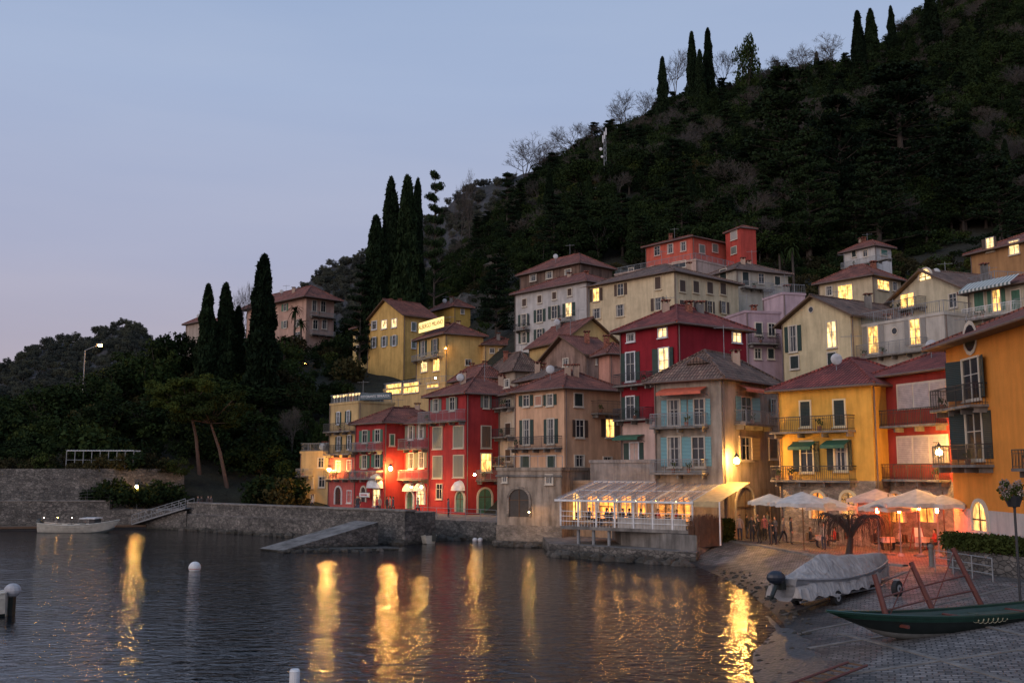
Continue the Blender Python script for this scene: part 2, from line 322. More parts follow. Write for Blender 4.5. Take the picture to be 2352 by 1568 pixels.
def building(name,A,B,C,zb,ve,col,roof=('hip',1.8),wins=(),bals=(),dep=None,tile=None,sc=SHG,over=.6,ch=1,extra=None,dirt=.5,basecol=None,trim=None,fin=True,vmid=None):
    tile=tile or T1; ze=P(B[0],ve,B[1]).z; vm=vmid or (ve+min(1080,ve+150))/2
    a=P(A[0],vm,A[1]); b=P(B[0],vm,B[1]); a.z=b.z=zb
    e1=(b-a); L1=e1.length; e1.normalize(); e2=Vector((-e1.y,e1.x,0)); 
    if C:
        r=ray(C,vm); k=r.x/r.y; L2=(k*b.y-b.x)/(e2.x-k*e2.y)
        if L2<1 or L2>40: print('WARN',name,L2); L2=8
        if dep: L2=max(L2,dep)
    else: L2=dep or 8
    f1=Face(a,e1,-e2,L1); f2=Face(b,e2,e1,L2); f3=Face(a+e2*L2,-e2,-e1,L2)
    mb=MB(); wm=col if not isinstance(col,tuple) else plaster(col,dirt)
    mb.box('walls',wm,a,e1*L1,e2*L2,Vector((0,0,ze-zb)))
    c=a+e1*L1/2+e2*L2/2; FOOT.append((c.x,c.y,max(L1,L2)*.5+2.2))
    def Q(s,t,z): p=a+e1*s+e2*t; return Vector((p.x,p.y,z))
    kind,h=roof[0],roof[1]; o=over
    if kind=='hip':
        q=min(L1,L2)/2; pe=[Q(-o,-o,ze),Q(L1+o,-o,ze),Q(L1+o,L2+o,ze),Q(-o,L2+o,ze)]
        if L1>=L2: R=[Q(q,L2/2,ze+h),Q(L1-q,L2/2,ze+h)]; fs=[(0,1,5,4),(1,2,5),(2,3,4,5),(3,0,4)]
        else: R=[Q(L1/2,q,ze+h),Q(L1/2,L2-q,ze+h)]; fs=[(0,1,4),(1,2,5,4),(2,3,5),(3,0,4,5)]
        mb.add('roof',tile,[p+Vector((0,0,.14)) for p in pe]+[R[0]+Vector((0,0,.14)),R[1]+Vector((0,0,.14))],fs)
        mb.box('eaves',WOOD,Q(-o,-o,ze),e1*(L1+2*o),e2*(L2+2*o),(0,0,.135))
        ed=[(0,4),(1,4 if L1<L2 else 5),(2,5),(3,5 if L1<L2 else 4)]; PP=pe+R
        for i,j in ed+[(4,5)]: mb.bar('ridge_tiles',tile,PP[i]+Vector((0,0,.16)),PP[j]+Vector((0,0,.16)),.11,5)
        for i,j in ((0,1),(1,2),(3,0)): mb.bar('gutter',paint((.15,.1,.08)),pe[i]+Vector((0,0,.05)),pe[j]+Vector((0,0,.05)),.08,6)
        top=Q(L1*.5,L2*.5,ze+h*.7)
    elif kind in('ge1','ge2'):
        s0,s1,t0,t1=-o,L1+o,-o,L2+o
        if kind=='ge1': E=[Q(s0,t0,0),Q(s1,t0,0),Q(s1,L2/2,0),Q(s0,L2/2,0),Q(s1,t1,0),Q(s0,t1,0)]; run=L2/2
        else: E=[Q(s1,t0,0),Q(s1,t1,0),Q(L1/2,t1,0),Q(L1/2,t0,0),Q(s0,t1,0),Q(s0,t0,0)]; run=L1/2
        zl=ze-h*o/run; zz=[zl,zl,ze+h,ze+h,zl,zl]
        lo=[Vector((p.x,p.y,z+.02)) for p,z in zip(E,zz)]; hi=[p+Vector((0,0,.18)) for p in lo]
        mb.add('roof',tile,hi,[(0,1,2,3),(3,2,4,5)])
        mb.add('eaves',WOOD,lo+hi,[(3,2,1,0),(5,4,2,3),(0,1,7,6),(4,5,11,10),(0,6,9,3),(3,9,11,5),(1,2,8,7),(2,4,10,8)])
        if kind=='ge1':
            for s in (0,L1): mb.add('gable',wm,[Q(s,0,ze),Q(s,L2,ze),Q(s,L2/2,ze+h)],[(0,1,2)])
        else:
            for t in (0,L2): mb.add('gable',wm,[Q(0,t,ze),Q(L1,t,ze),Q(L1/2,t,ze+h)],[(0,1,2)])
        mb.bar('ridge_tiles',tile,hi[2],hi[3],.12,5); top=Q(L1*.5,L2*.5,ze+h*.8)
    else:
        mb.box('parapet',wm,Q(-.08,-.08,ze),e1*(L1+.16),e2*(L2+.16),(0,0,.25)); top=Q(L1*.3,L2*.6,ze+.2)
        if h:
            z=ze+.25
            for (p,q) in ((Q(0,0,z),Q(L1,0,z)),(Q(L1,0,z),Q(L1,L2,z)),(Q(0,0,z),Q(0,L2,z))):
                mb.bar('terrace_railing',GREYM,p+Vector((0,0,h)),q+Vector((0,0,h)),.035,4); mb.bar('terrace_railing',GREYM,p+Vector((0,0,.1)),q+Vector((0,0,.1)),.02,4)
                k=int((q-p).length/.2)
                for i in range(k+1): pp=p.lerp(q,i/k); mb.bar('terrace_railing',GREYM,pp,pp+Vector((0,0,h)),.014 if i%7 else .04,4)
    for i in range(ch):
        t=top+e1*(random.uniform(-.28,.28)*L1)+e2*(random.uniform(-.25,.25)*L2); chimney(mb,t.x,t.y,t.z,random.uniform(.7,1.1))
    if ch:
        dp=paint((.17,.12,.1)); 
        for (s_,t_) in ((.12,-.1),(L1+.1,.15)): mb.bar('downpipe',dp,Q(s_,t_,zb),Q(s_,t_,ze),.05,6)
        if random.random()<.8:
            t=top+e1*random.uniform(-.3,.3)*L1; hh=random.uniform(1.8,3.); mb.bar('aerial',GREYM,t,t+Vector((0,0,hh)),.03,4); mb.bar('aerial',GREYM,t+Vector((-.7,.2,hh-.2)),t+Vector((.7,-.2,hh-.2)),.02,4)
            for i in range(6): c=t+Vector((-.6+.24*i,.17-.07*i,hh-.2)); mb.bar('aerial',GREYM,c+Vector((-.1,-.3,0)),c+Vector((.1,.3,0)),.012,3)
        if random.random()<.3:
            t=top-e2*L2*.3; mb.bar('dish_arm',GREYM,t-Vector((0,0,.6)),t+Vector((0,0,.5)),.03,4); mb.ball('satellite_dish',paint((.5,.5,.5)),t+Vector((0,-.1,.6)),.4,(1,.3,1),12,8)
    if basecol:
        bc,vb=basecol; zz=f1.hit(B[0],vb)[1]; pm=bc if not isinstance(bc,tuple) else plaster(bc)
        mb.box('base_course',pm,Q(-.03,-.03,zb),e1*(L1+.06),e2*(L2+.06),(0,0,zz-zb))
    ff={1:f1,2:f2,3:f3}
    for w in wins:
        kw={}
        if len(w)>7: kw['sc']=w[7]
        else: kw['sc']=sc
        window(mb,ff[w[0]],*w[1:7],trim=trim,**kw) if len(w)>=7 else window(mb,ff[w[0]],*w[1:6],0,trim=trim,**kw)
    for q in bals: balcony(mb,ff[q[0]],*q[1:5],*(q[5:]))
    if extra: extra(mb,f1,f2,ze,Q,L1,L2)
    if fin: mb.finish(name)
    return mb,f1,f2,ze,Q,L1,L2
def W(face,rows,**k):
    return [(face,*r) for r in rows]
GR=(.08,.2,.13); TEAL=(.2,.42,.46); DK=(.025,.04,.035); BR=(.1,.06,.04); GG=(.22,.25,.21)
RED=(.4,.045,.045); DRED=(.28,.02,.03); YEL=(.62,.38,.12); CRM=(.66,.54,.35); PEA=(.66,.4,.25); ORG=(.72,.27,.05)
def white_awn(mb,f,u,v,w,h):
    s,z=f.hit(u,v); r=abs(f.hit(u+w/2,v)[0]-f.hit(u-w/2,v)[0])/2; vs=[];n=8
    for j in range(4):
        ph=math.pi/2*j/3
        for i in range(n+1):
            t=math.pi*i/n; vs.append(f.pos(s+r*math.cos(t),z+r*math.sin(t)*math.cos(ph)*1.1,.05+.8*math.sin(ph)*(.35+.65*math.sin(t))))
    mb.add('canopy',WHITE,vs,[(j*(n+1)+i,j*(n+1)+i+1,(j+1)*(n+1)+i+1,(j+1)*(n+1)+i) for j in range(3) for i in range(n)])
# --- waterfront
building('yellow_house',(690,118),(757,116),None,1.6,1040,(.6,.42,.2),('flat',.9),
  W(1,[(713,1108,13,22,'c',0,(.5,.42,.3)),(738,1062,12,20,'w',0),(740,1106,12,22,'w',0),(718,1146,9,20,'p',0,(.2,.1,.05))]),[(1,690,720,1078,1092,GREYM)],dep=8,ch=1)
def ext_terr(mb,f1,f2,ze,Q,L1,L2):
    for i in range(9):
        s=.4+(L1-.8)*i/8; mb.bar('terrace_lights',WHITE,f1.pos(s,ze+.25,-.3),f1.pos(s,ze+1.,-.3),.03,4); mb.ball('terrace_lights',LIT2,f1.pos(s,ze+1.05,-.3),.16)
building('restaurant_terrace_house',(757,116),(822,111),905,1.6,925,(.6,.42,.2),('flat',.9),
  W(1,[(778,960,10,26,'s'),(801,957,10,26,'s'),(779,1018,11,30,'s'),(803,1015,11,30,'s'),(778,1070,9,22,'w'),(803,1068,9,22,'w'),(778,1138,14,40,'a',0,(.08,.05,.05)),(803,1140,9,26,'w')]),
  [(1,758,820,972,990),(1,758,820,1022,1042),(1,758,820,1080,1098)],ch=1,basecol=((.5,.13,.12),1050),extra=ext_terr,trim=WHITE)
def ext_r1(mb,f1,f2,ze,Q,L1,L2):
    white_awn(mb,f1,865,1120,32,22)
building('small_red_house',(816,111),(882,106.5),920,1.6,972,RED,('hip',1.8),
  W(1,[(839,1002,20,26,'s',0,GR),(868,1000,20,26,'s',0,GR),(838,1060,20,28,'s',0,GR),(868,1058,20,28,'s',0,GR),(836,1135,10,34,'a',0,(.05,.03,.03)),(866,1142,14,36,'p',2)])+W(2,[(900,1010,9,24,'c',0,GR)]),
  [(1,818,880,1016,1034,GREYM),(1,818,880,1082,1098,GREYM)],dep=9,ch=2,extra=ext_r1)
def ext_r2(mb,f1,f2,ze,Q,L1,L2):
    white_awn(mb,f1,943,1128,22,20); white_awn(mb,f1,968,1127,22,20)
building('red_row_house',(916,109),(986,104.8),None,1.6,972,RED,('hip',1.5),
  W(1,[(944,993,18,30,'s',0,GG),(968,990,18,30,'s',0,GG),(945,1058,20,34,'s',0,GG),(969,1056,20,34,'s',0,GG),(943,1148,14,40,'a',0,GR),(968,1140,15,36,'a',2)]),
  [(1,916,984,1008,1030,GREYM),(1,916,984,1080,1100,GREYM)],dep=8,ch=1,extra=ext_r2,trim=WHITE)
def ext_r3(mb,f1,f2,ze,Q,L1,L2):
    white_awn(mb,f1,1057,1126,24,22)
building('red_tall_house',(985,105),(1070,99.5),1147,1.6,905,RED,('hip',2.0),
  W(1,[(1002,930,22,26,'s',0,GG),(1040,927,22,28,'s',0,GG),(1006,1005,20,48,'c',0,GG),(1054,1003,22,48,'c',0,GG),(1006,1072,20,48,'c',0,GG),(1054,1070,22,48,'c',0,GG),(1010,1128,12,32,'w'),(1058,1152,18,46,'a',0,GR)])
  +W(2,[(1116,922,22,28,'s',0,GG),(1116,1003,20,48,'c',0,(.2,.13,.09)),(1116,1062,22,40,'w',1),(1113,1150,30,56,'a',0,GR)]),
  [(1,976,1070,944,968,GREYM),(2,1092,1140,1080,1102,GREYM)],dep=8,ch=2,extra=ext_r3,trim=plaster((.55,.5,.4),.2))
building('cream_narrow_house',(1147,102),(1192,98),None,1.6,905,(.55,.45,.33),('hip',1.2),W(1,[(1168,930,12,24,'w'),(1168,985,12,26,'c',0,BR),(1168,1045,12,26,'c',0,BR),(1165,880,10,16,'w')]),
  [(1,1147,1182,915,936),(1,1147,1182,985,1003),(1,1147,1182,1050,1068)],dep=8,ch=1)
building('peach_house',(1183,93.5),(1296,88),1425,3,893,PEA,('hip',2.1),
  W(1,[(1210,920,26,24,'s'),(1264,918,26,24,'s'),(1210,992,28,55,'s'),(1266,990,28,55,'s'),(1207,1062,20,32,'c'),(1268,1062,18,32,'c'),(1238,920,14,20,'c',0,(.6,.3,.2))])+
  W(2,[(1328,918,18,28,'c',0,DK),(1331,984,34,38,'s',0,BR),(1400,983,36,40,'s',1,BR),(1330,1058,20,24,'w',0,BR),(1395,1062,18,24,'w')]),
  [(1,1184,1292,1003,1028),(2,1357,1425,922,950,WOOD)],ch=2)
mb,f1,f2,ze,Q,L1,L2=building('stone_waterfront_house',(1142,81.5),(1290,79),None,-1.5,1080,plaster((.46,.37,.29),1.15),('flat',0),
  W(1,[(1262,1100,14,18,'w'),(1160,1100,8,10,'w')]),dep=11,ch=0,fin=False,vmid=1160)
window(mb,f1,1193,1154,46,64,'a',0,(.05,.042,.036),STP)
for i in range(9):
    s=L1*i/8; mb.bar('roof_railing',GREYM,f1.pos(s,ze+.25,-.2),f1.pos(s,ze+1.15,-.2),.03,4)
mb.bar('roof_railing',GREYM,f1.pos(0,ze+1.15,-.2),f1.pos(L1,ze+1.15,-.2),.03,4)
fbox(mb,'string_course',CONC,f1,-.1,L1+.1,ze-.5,ze-.35,0,.12); fbox(mb,'footing',STW,f1,-.2,L1+.3,-1.5,.35,0,.5); fbox(mb,'stone_base',STP,f1,-.04,L1+.04,.36,1.6,0,.08)
mb.finish('stone_waterfront_house')
building('veranda_wall_house',(1288,82),(1506,75.5),None,-1,1112,plaster((.55,.38,.25),.9),('flat',0),
  W(1,[(1323,1162,24,60,'a',1),(1362,1165,22,52,'w',3),(1398,1165,40,56,'a',3),(1440,1165,22,52,'w',3),(1475,1165,18,52,'w',3)]),dep=8,ch=0,vmid=1150)
building('plaster_terrace_block',(1356,80),(1504,75.6),None,4.5,1062,plaster((.4,.34,.3),1.),('flat',0),(),dep=6,ch=0,vmid=1090)
def ext_dr(mb,f1,f2,ze,Q,L1,L2):
    awning(mb,f1,1424,1482,998,1008,paint((.03,.12,.07)),.9)
building('dark_red_tower_house',(1425,84.5),(1556,79),1715,3,745,DRED,('hip',2.2),
  W(1,[(1450,775,16,16,'w',0),(1523,764,18,18,'w',2),(1449,842,38,64,'s'),(1526,834,42,68,'s',2),(1449,936,36,50,'s',0),(1458,1038,38,42,'s',0)])+W(2,[(1691,775,18,20,'w',2)]),
  [(1,1426,1500,858,884),(1,1502,1550,852,876),(1,1426,1502,938,963)],ch=3,tile=T3,extra=ext_dr,basecol=((.6,.42,.36),965),trim=WHITE)
def ext_g(mb,f1,f2,ze,Q,L1,L2):
    awning(mb,f1,1524,1626,890,905,paint((.6,.12,.06)),1.1); awning(mb,f2,1688,1742,886,900,paint((.6,.15,.08)),.9)
    s,z=f1.hit(1585,848); o=Q(s-.7,1.2,ze+.6); e1=f1.e; e2=-f1.n
    mb.box('dormer',WHITE,o,e1*1.5,e2*1.6,(0,0,.8)); fbox(mb,'dormer_glass',GLASS,Face(o,e1,f1.n,1),.25,1.25,o.z+.15,o.z+.7,0,.03)
    a=o-e1*.2-e2*.3+Vector((0,0,.8)); mb.add('dormer_roof',T2,[a,a+e1*1.9,a+e1*1.9+e2*2.5,a+e2*2.5,a+e1*.95+Vector((0,0,.5)),a+e1*.95+e2*2.5+Vector((0,0,.5))],[(0,4,5,3),(4,1,2,5),(0,1,4)])
building('grey_house',(1503,73.5),(1657,70),1790,1.1,872,(.4,.34,.28),('hip',2.4),
  W(1,[(1549,948,52,58,'s',0,TEAL),(1607,946,44,58,'s',0,TEAL),(1550,1037,56,66,'s',0,TEAL),(1605,1037,52,66,'s',0,TEAL),(1530,1168,30,60,'a',3),(1572,1168,30,60,'a',3)])+
  W(2,[(1713,940,44,54,'s',0,TEAL),(1712,1030,52,50,'s',0,(.3,.22,.12)),(1710,1160,42,84,'a',0,(.16,.07,.04)),(1776,935,22,34,'s',0,TEAL),(1775,1030,18,44,'c',0,(.15,.1,.06))]),
  [(1,1507,1628,950,980,GREYM),(1,1507,1628,1055,1085,GREYM),(2,1686,1758,945,975,GREYM)],tile=T2,ch=1,extra=ext_g,basecol=(plaster((.42,.34,.26),1.),1125),dirt=.9,trim=plaster((.5,.45,.38),.3))
GA=paint((.03,.12,.07))
def ext_y(mb,f1,f2,ze,Q,L1,L2):
    awning(mb,f1,1826,1878,1014,1030,GA,.9); awning(mb,f1,1900,1956,1010,1026,GA,.9)
building('yellow_balcony_house',(1787,69.5),(2004,64),None,1.1,886,(.72,.4,.08),('hip',2.2),
  W(1,[(1851,950,22,56,'c',0,DK),(1929,948,24,58,'c',0,DK),(1854,1048,54,68,'s',0,DK),(1932,1045,54,68,'s',0,DK),(1880,1160,30,60,'a',3),(1950,1160,30,60,'a',1)]),
  [(1,1786,1966,957,990),(1,1788,1970,1070,1102)],dep=9,tile=T3,ch=1,extra=ext_y,basecol=(STP,1104),trim=plaster((.7,.6,.4),.2))
def ext_rr(mb,f1,f2,ze,Q,L1,L2):
    for (v0,v1) in ((880,938),(1003,1064)):
        s0,z1=f1.hit(2062,v0); s1=f1.hit(2176,v0)[0]; z0=f1.hit(2120,v1)[1]; z1=f1.hit(2120,v0)[1]
        fbox(mb,'loggia_frame',TRIM,f1,s0-.1,s1+.1,z0,z1+.12,.0,.06)
        for i in range(3):
            a=s0+(s1-s0)*i/3; fbox(mb,'roller_shutters',paint((.5,.43,.41)),f1,a+.07,a+(s1-s0)/3-.07,z0+.02,z1,.062,.1)
            for k in range(1,14): zz=z0+(z1-z0)*k/14; fbox(mb,'roller_slats',paint((.3,.26,.25)),f1,a+.08,a+(s1-s0)/3-.08,zz,zz+.02,.1005,.108)
building('red_balcony_house',(2014,66),(2190,59.5),None,1.1,848,(.34,.05,.04),('hip',1.8),W(1,[(2060,1165,34,66,'a',3),(2130,1165,34,66,'a',3)]),
  [(1,2022,2178,940,976),(1,2022,2186,1066,1100)],dep=8,tile=T3,ch=1,extra=ext_rr,basecol=(STP,1106))
building('orange_house',(2180,56.5),(2520,41),None,1.5,700,ORG,('hip',2.5),
  W(1,[(2229,776,26,26,'o',0),(2232,870,74,92,'s',0,DK),(2240,1000,72,106,'s',0,DK),(2253,1185,34,66,'a',1),(2420,860,74,92,'s'),(2420,1000,72,100,'s')]),
  [(1,2174,2272,888,935),(1,2180,2284,1022,1067),(1,2370,2480,1030,1075)],dep=10,over=.95,ch=0,dirt=.3,basecol=((.55,.5,.46),1195),vmid=950)
# --- second rows
building('albergo_house',(957,152),(1022,144),1110,9,768,(.64,.44,.17),('hip',2.2),
  W(1,[(972,800,16,34,'s'),(1000,796,16,34,'s'),(975,840,14,26,'w',2),(1003,838,14,26,'w',1)])+W(2,[(1075,832,12,12,'w',0)]),
  [(1,957,1018,812,824,GREYM)],ch=2)
building('albergo_wing',(1096,151),(1112,146),1196,9,793,(.6,.42,.2),('hip',1.6),W(2,[(1130,805,9,10,'w'),(1150,806,9,10,'w'),(1170,808,9,10,'w')]),ch=1)
building('terrace_restaurant',(880,148),(1022,135),None,6,880,(.6,.42,.2),('flat',.8),W(1,[(905,893,34,22,'w',1),(945,890,34,22,'w',1),(995,884,26,10,'w',1)]),dep=8,ch=1)
building('stone_roof_house',(1122,124),(1182,118),1242,6,853,(.4,.33,.26),('hip',2.5),W(1,[(1150,870,14,12,'w')]),ch=2,tile=T2)
building('pink_roof_house',(1040,126),(1100,119),1150,6,868,(.6,.36,.27),('hip',1.8),(),ch=2)
building('yellow_gable_house',(1216,126),(1300,118),1415,10,778,(.58,.4,.17),('ge1',2.6),W(1,[(1285,790,14,10,'w')]),ch=2)
building('old_plaster_house',(1248,111),(1345,104),1415,8,812,(.36,.24,.19),('ge2',2.2),W(1,[(1300,832,12,16,'w')])+W(2,[(1375,828,12,16,'w')]),ch=2,dirt=1.)
building('cream_row_house',(1192,104),(1260,98),1330,5,868,(.55,.4,.28),('hip',1.2),(),ch=2,tile=T2)
building('pink_wall_house',(1375,98),(1400,96),1440,5,815,(.6,.3,.22),('hip',1.2),(),ch=1)
building('white_tall_house',(1183,140),(1347,130),None,16,648,(.5,.48,.46),('hip',2.4),
  W(1,[(1240,687,9,16,'c',0,BR),(1274,679,9,16,'c',0,BR),(1309,671,9,16,'c',0,BR),(1205,695,9,16,'c',0,BR),(1204,735,24,26,'s'),(1240,725,24,28,'s'),(1274,717,24,28,'s'),(1307,711,26,30,'s',2),(1204,775,22,24,'s'),(1240,768,22,24,'s')]),
  [(1,1190,1218,748,758),(1,1292,1322,726,738)],dep=9,ch=3)
building('cream_tall_house',(1345,131),(1549,120),1697,14,625,CRM,('hip',2.8),
  W(1,[(1370,677,26,28,'s',1,BR),(1426,665,26,26,'s',0,BR),(1371,720,18,22,'w'),(1425,713,18,26,'w',0),(1512,650,13,28,'c',0,BR),(1512,698,30,28,'s',0,BR)])+
  W(2,[(1567,657,13,26,'c',0,BR),(1598,659,13,26,'c',0,BR),(1630,661,13,26,'c',0,BR),(1660,663,13,26,'c',0,BR),(1567,703,13,26,'c',0,BR),(1598,704,13,26,'c',0,BR),(1630,705,20,26,'s',0,BR),(1662,706,20,26,'s',0,BR)]),ch=3,tile=T2,trim=plaster((.6,.5,.35),.2))
building('vine_house',(1195,160),(1332,150),1407,22,606,(.2,.13,.1),('hip',2.6),W(1,[(1225,638,14,14,'w'),(1262,632,14,14,'w'),(1305,626,14,14,'w')]),ch=2,dirt=1.)
building('red_villa',(1484,168),(1592,160),1668,28,545,(.55,.12,.08),('hip',1.6),W(1,[(1510,576,12,20,'w'),(1540,571,12,20,'w'),(1570,566,12,20,'w')])+W(2,[(1612,572,12,18,'c',0,GG),(1642,570,12,18,'c',0,GG)]),ch=1,trim=plaster((.6,.45,.38),.2))
building('red_villa_tower',(1668,164),(1703,160),1738,28,524,(.5,.08,.06),('hip',.8),W(1,[(1686,540,14,20,'c',0,(.5,.45,.4)),(1686,575,12,16,'c',0,GG)]),ch=0,over=.3)
building('pink_terrace_house',(1412,162),(1600,150),None,24,598,(.55,.4,.33),('flat',.9),W(1,[(1450,622,10,12,'w'),(1500,618,10,12,'w'),(1560,608,30,14,'w')]),dep=10,ch=1)
building('pale_villa',(1612,140),(1692,133),1812,18,620,(.48,.44,.36),('hip',2.),W(1,[(1662,632,14,26,'c',0,DK)])+W(2,[(1712,640,14,30,'c',0,DK),(1748,640,12,22,'w'),(1785,645,12,20,'c',0,DK)]),[(2,1700,1770,650,664,GREYM)],ch=2,tile=T2)
building('mauve_house',(1660,104),(1714,99),1795,6,718,(.46,.33,.36),('flat',0),W(2,[(1742,755,14,26,'c',0,DK),(1772,757,14,26,'w'),(1740,812,13,22,'w'),(1770,812,13,22,'c',0,DK)]),[(2,1716,1782,768,790)],ch=1)
building('mauve_upper_house',(1755,110),(1800,106),1852,10,676,(.5,.37,.4),('flat',.9),(),ch=1)
building('cream_gable_house',(1797,98),(1956,91),None,4,722,(.66,.55,.34),('ge2',2.2),
  W(1,[(1863,711,10,10,'o',0),(1822,778,34,58,'s'),(1911,768,20,58,'w',2),(1826,832,18,28,'c',0,DK),(1912,836,18,52,'c',0,DK)]),dep=11,ch=1,tile=T2)
building('white_balcony_house',(1955,93),(2172,84),None,3,722,(.5,.47,.42),('flat',1.0),
  W(1,[(2007,780,44,60,'s',1,(.35,.33,.3)),(2103,762,44,56,'s',1,(.35,.33,.3)),(2055,760,12,12,'o',0),(2120,830,18,26,'w')]),
  [(1,1960,2134,784,815,GREYM)],dep=6,ch=2)
building('cream_attic_house',(2036,101),(2228,91),None,7,668,(.6,.52,.36),('ge2',2.8),W(1,[(2126,630,26,24,'a',2),(2085,690,30,30,'w',1),(2190,690,16,30,'w',0)]),[(1,2040,2130,690,712)],dep=8,ch=3,tile=T2)
building('white_small_villa',(1940,150),(2012,145),2050,24,566,(.62,.6,.57),('hip',1.4),W(1,[(1962,583,9,14,'c',0,DK),(1988,582,9,14,'w')])+W(2,[(2030,580,14,12,'c',0,(.1,.25,.2))]),[(1,1940,2050,596,606,GREYM)],ch=2)
building('cream_lit_house',(1882,124),(2006,118),2072,16,634,(.55,.45,.3),('hip',2.2),W(1,[(1942,672,32,34,'w',1),(1905,668,14,20,'w')])+W(2,[(2028,655,26,20,'w',1),(2055,658,10,18,'w',0)]),ch=2)
building('ochre_upper_house',(2230,112),(2480,100),None,16,530,(.4,.22,.1),('hip',2.4),W(1,[(2275,562,32,30,'s',2,BR),(2330,568,22,30,'w',2),(2400,560,30,30,'s')]),dep=10,ch=2)
STRIPE,nt,b=newmat('striped_canvas'); t=N(nt,'ShaderNodeUVMap'); w=N(nt,'ShaderNodeTexWave',wave_type='BANDS',bands_direction='X',Scale=.8); L(nt,t,0,w,'Vector'); r=ramp(nt,[(.45,(.55,.55,.5)),(.55,(.12,.16,.15))]); L(nt,w,'Fac',r,0); L(nt,r,0,b,'Base Color')
def ext_s(mb,f1,f2,ze,Q,L1,L2): awning(mb,f1,2224,2345,640,664,STRIPE,1.3)
building('awning_house',(2224,86),(2500,76),None,6,625,(.5,.45,.34),('hip',1.6),W(1,[(2250,692,22,44,'c',0,GR),(2290,690,34,48,'s',1,GR),(2335,688,20,44,'c',0,GR),(2420,690,34,48,'s',1,GR)]),[(1,2226,2352,702,728,WHITE)],dep=8,ch=1,extra=ext_s)
building('grey_back_house',(2190,98),(2290,92),None,12,650,(.42,.4,.37),('flat',.9),(),dep=6,ch=2)
building('low_ochre_house',(2200,72),(2420,64),None,6,760,(.45,.27,.12),('hip',1.6),(),dep=8,ch=2)
# villas on the left
building('pink_villa',(566,200),(702,185),766,20,684,(.5,.32,.25),('hip',3.),
  W(1,[(655,706,12,16,'s',0,GR),(655,745,12,16,'s',0,GG),(620,748,12,16,'s',0,GG),(684,742,12,16,'s',0,GG),(684,770,12,14,'w')])+W(2,[(722,702,10,24,'w'),(742,704,10,24,'w'),(724,745,10,20,'w'),(745,745,10,20,'w')]),[(2,710,765,720,728,GREYM),(2,710,765,762,770,GREYM)],ch=1,over=1.3)
building('yellow_villa',(845,168),(926,160),1000,16,722,(.66,.42,.14),('ge2',3.),
  W(1,[(860,747,11,18,'w',0),(883,745,11,18,'w',2),(906,742,11,18,'w',2),(860,786,14,22,'s',0,GG),(883,784,14,22,'s',0,GG),(906,782,14,22,'s',0,GG)])+W(2,[(950,750,9,18,'c',0,GG),(972,752,9,18,'c',0,GG),(950,790,9,18,'c',0,GG)]),ch=2,trim=WHITE)
building('yellow_villa_wing',(810,173),(850,168),None,16,748,(.58,.42,.18),('hip',1.4),W(1,[(822,770,8,14,'w'),(836,769,8,14,'w'),(822,800,8,14,'w')]),dep=8,ch=0)
building('ochre_villa',(985,180),(1042,173),1080,22,705,(.6,.38,.1),('hip',1.6),W(2,[(1062,715,7,10,'w')]),ch=2)
building('hill_villa',(425,185),(470,180),500,20,738,(.4,.33,.28),('hip',1.2),(),ch=1)
# signs
def textobj(name,txt,center,e,size,mat,bg=None,bw=1,bh=1,par=None):
    e=Vector(e).normalized(); n=Vector((e.y,-e.x,0)); 
    mb=MB()
    if bg: mb.box('board',bg,Vector(center)-e*bw/2-Vector((0,0,bh/2)),e*bw,-n*.12,(0,0,bh)); mb.box('backing',IRON,Vector(center)-e*bw/2-Vector((0,0,bh/2+.06))-n*.121,e*bw,-n*.05,(0,0,bh+.12))
    em=mb.finish(name,Vector(center)) if bg else None
    cu=bpy.data.curves.new('lettering','FONT'); cu.body=txt; cu.size=size; cu.align_x='CENTER'; cu.align_y='CENTER'; cu.extrude=.01; cu.materials.append(mat)
    o=bpy.data.objects.new('lettering',cu); S.collection.objects.link(o)
    R=Matrix((( e.x,0,n.x),(e.y,0,n.y),(0,1,0))).to_4x4()
    if em: 
        o.parent=em; o.matrix_basis=Matrix.Translation(n*.03)@R
    return o
a=P(962,748,151); bb=P(1018,744,144); textobj('hotel_sign','ALBERGO MILANO',(a+bb)/2,(bb-a)*Vector((1,1,0)),.95,paint((.25,.1,.03)),emit((1,.7,.25),1.6,False),(bb-a).length,1.5)
a=P(826,909,111.2); bb=P(898,911,109); textobj('restaurant_sign','RISTORANTE TERRAZZA',(a+bb)/2,(bb-a)*Vector((1,1,0)),.36,paint((.75,.75,.75)),paint((.08,.12,.14)),(bb-a).length,.7)
a=P(826,1136,108); bb=P(846,1136,107); textobj('shop_sign','GELATERIA',(a+bb)/2,(bb-a)*Vector((1,1,0)),.2,paint((.6,.02,.02)),WHITE,(bb-a).length*1.1,.45)
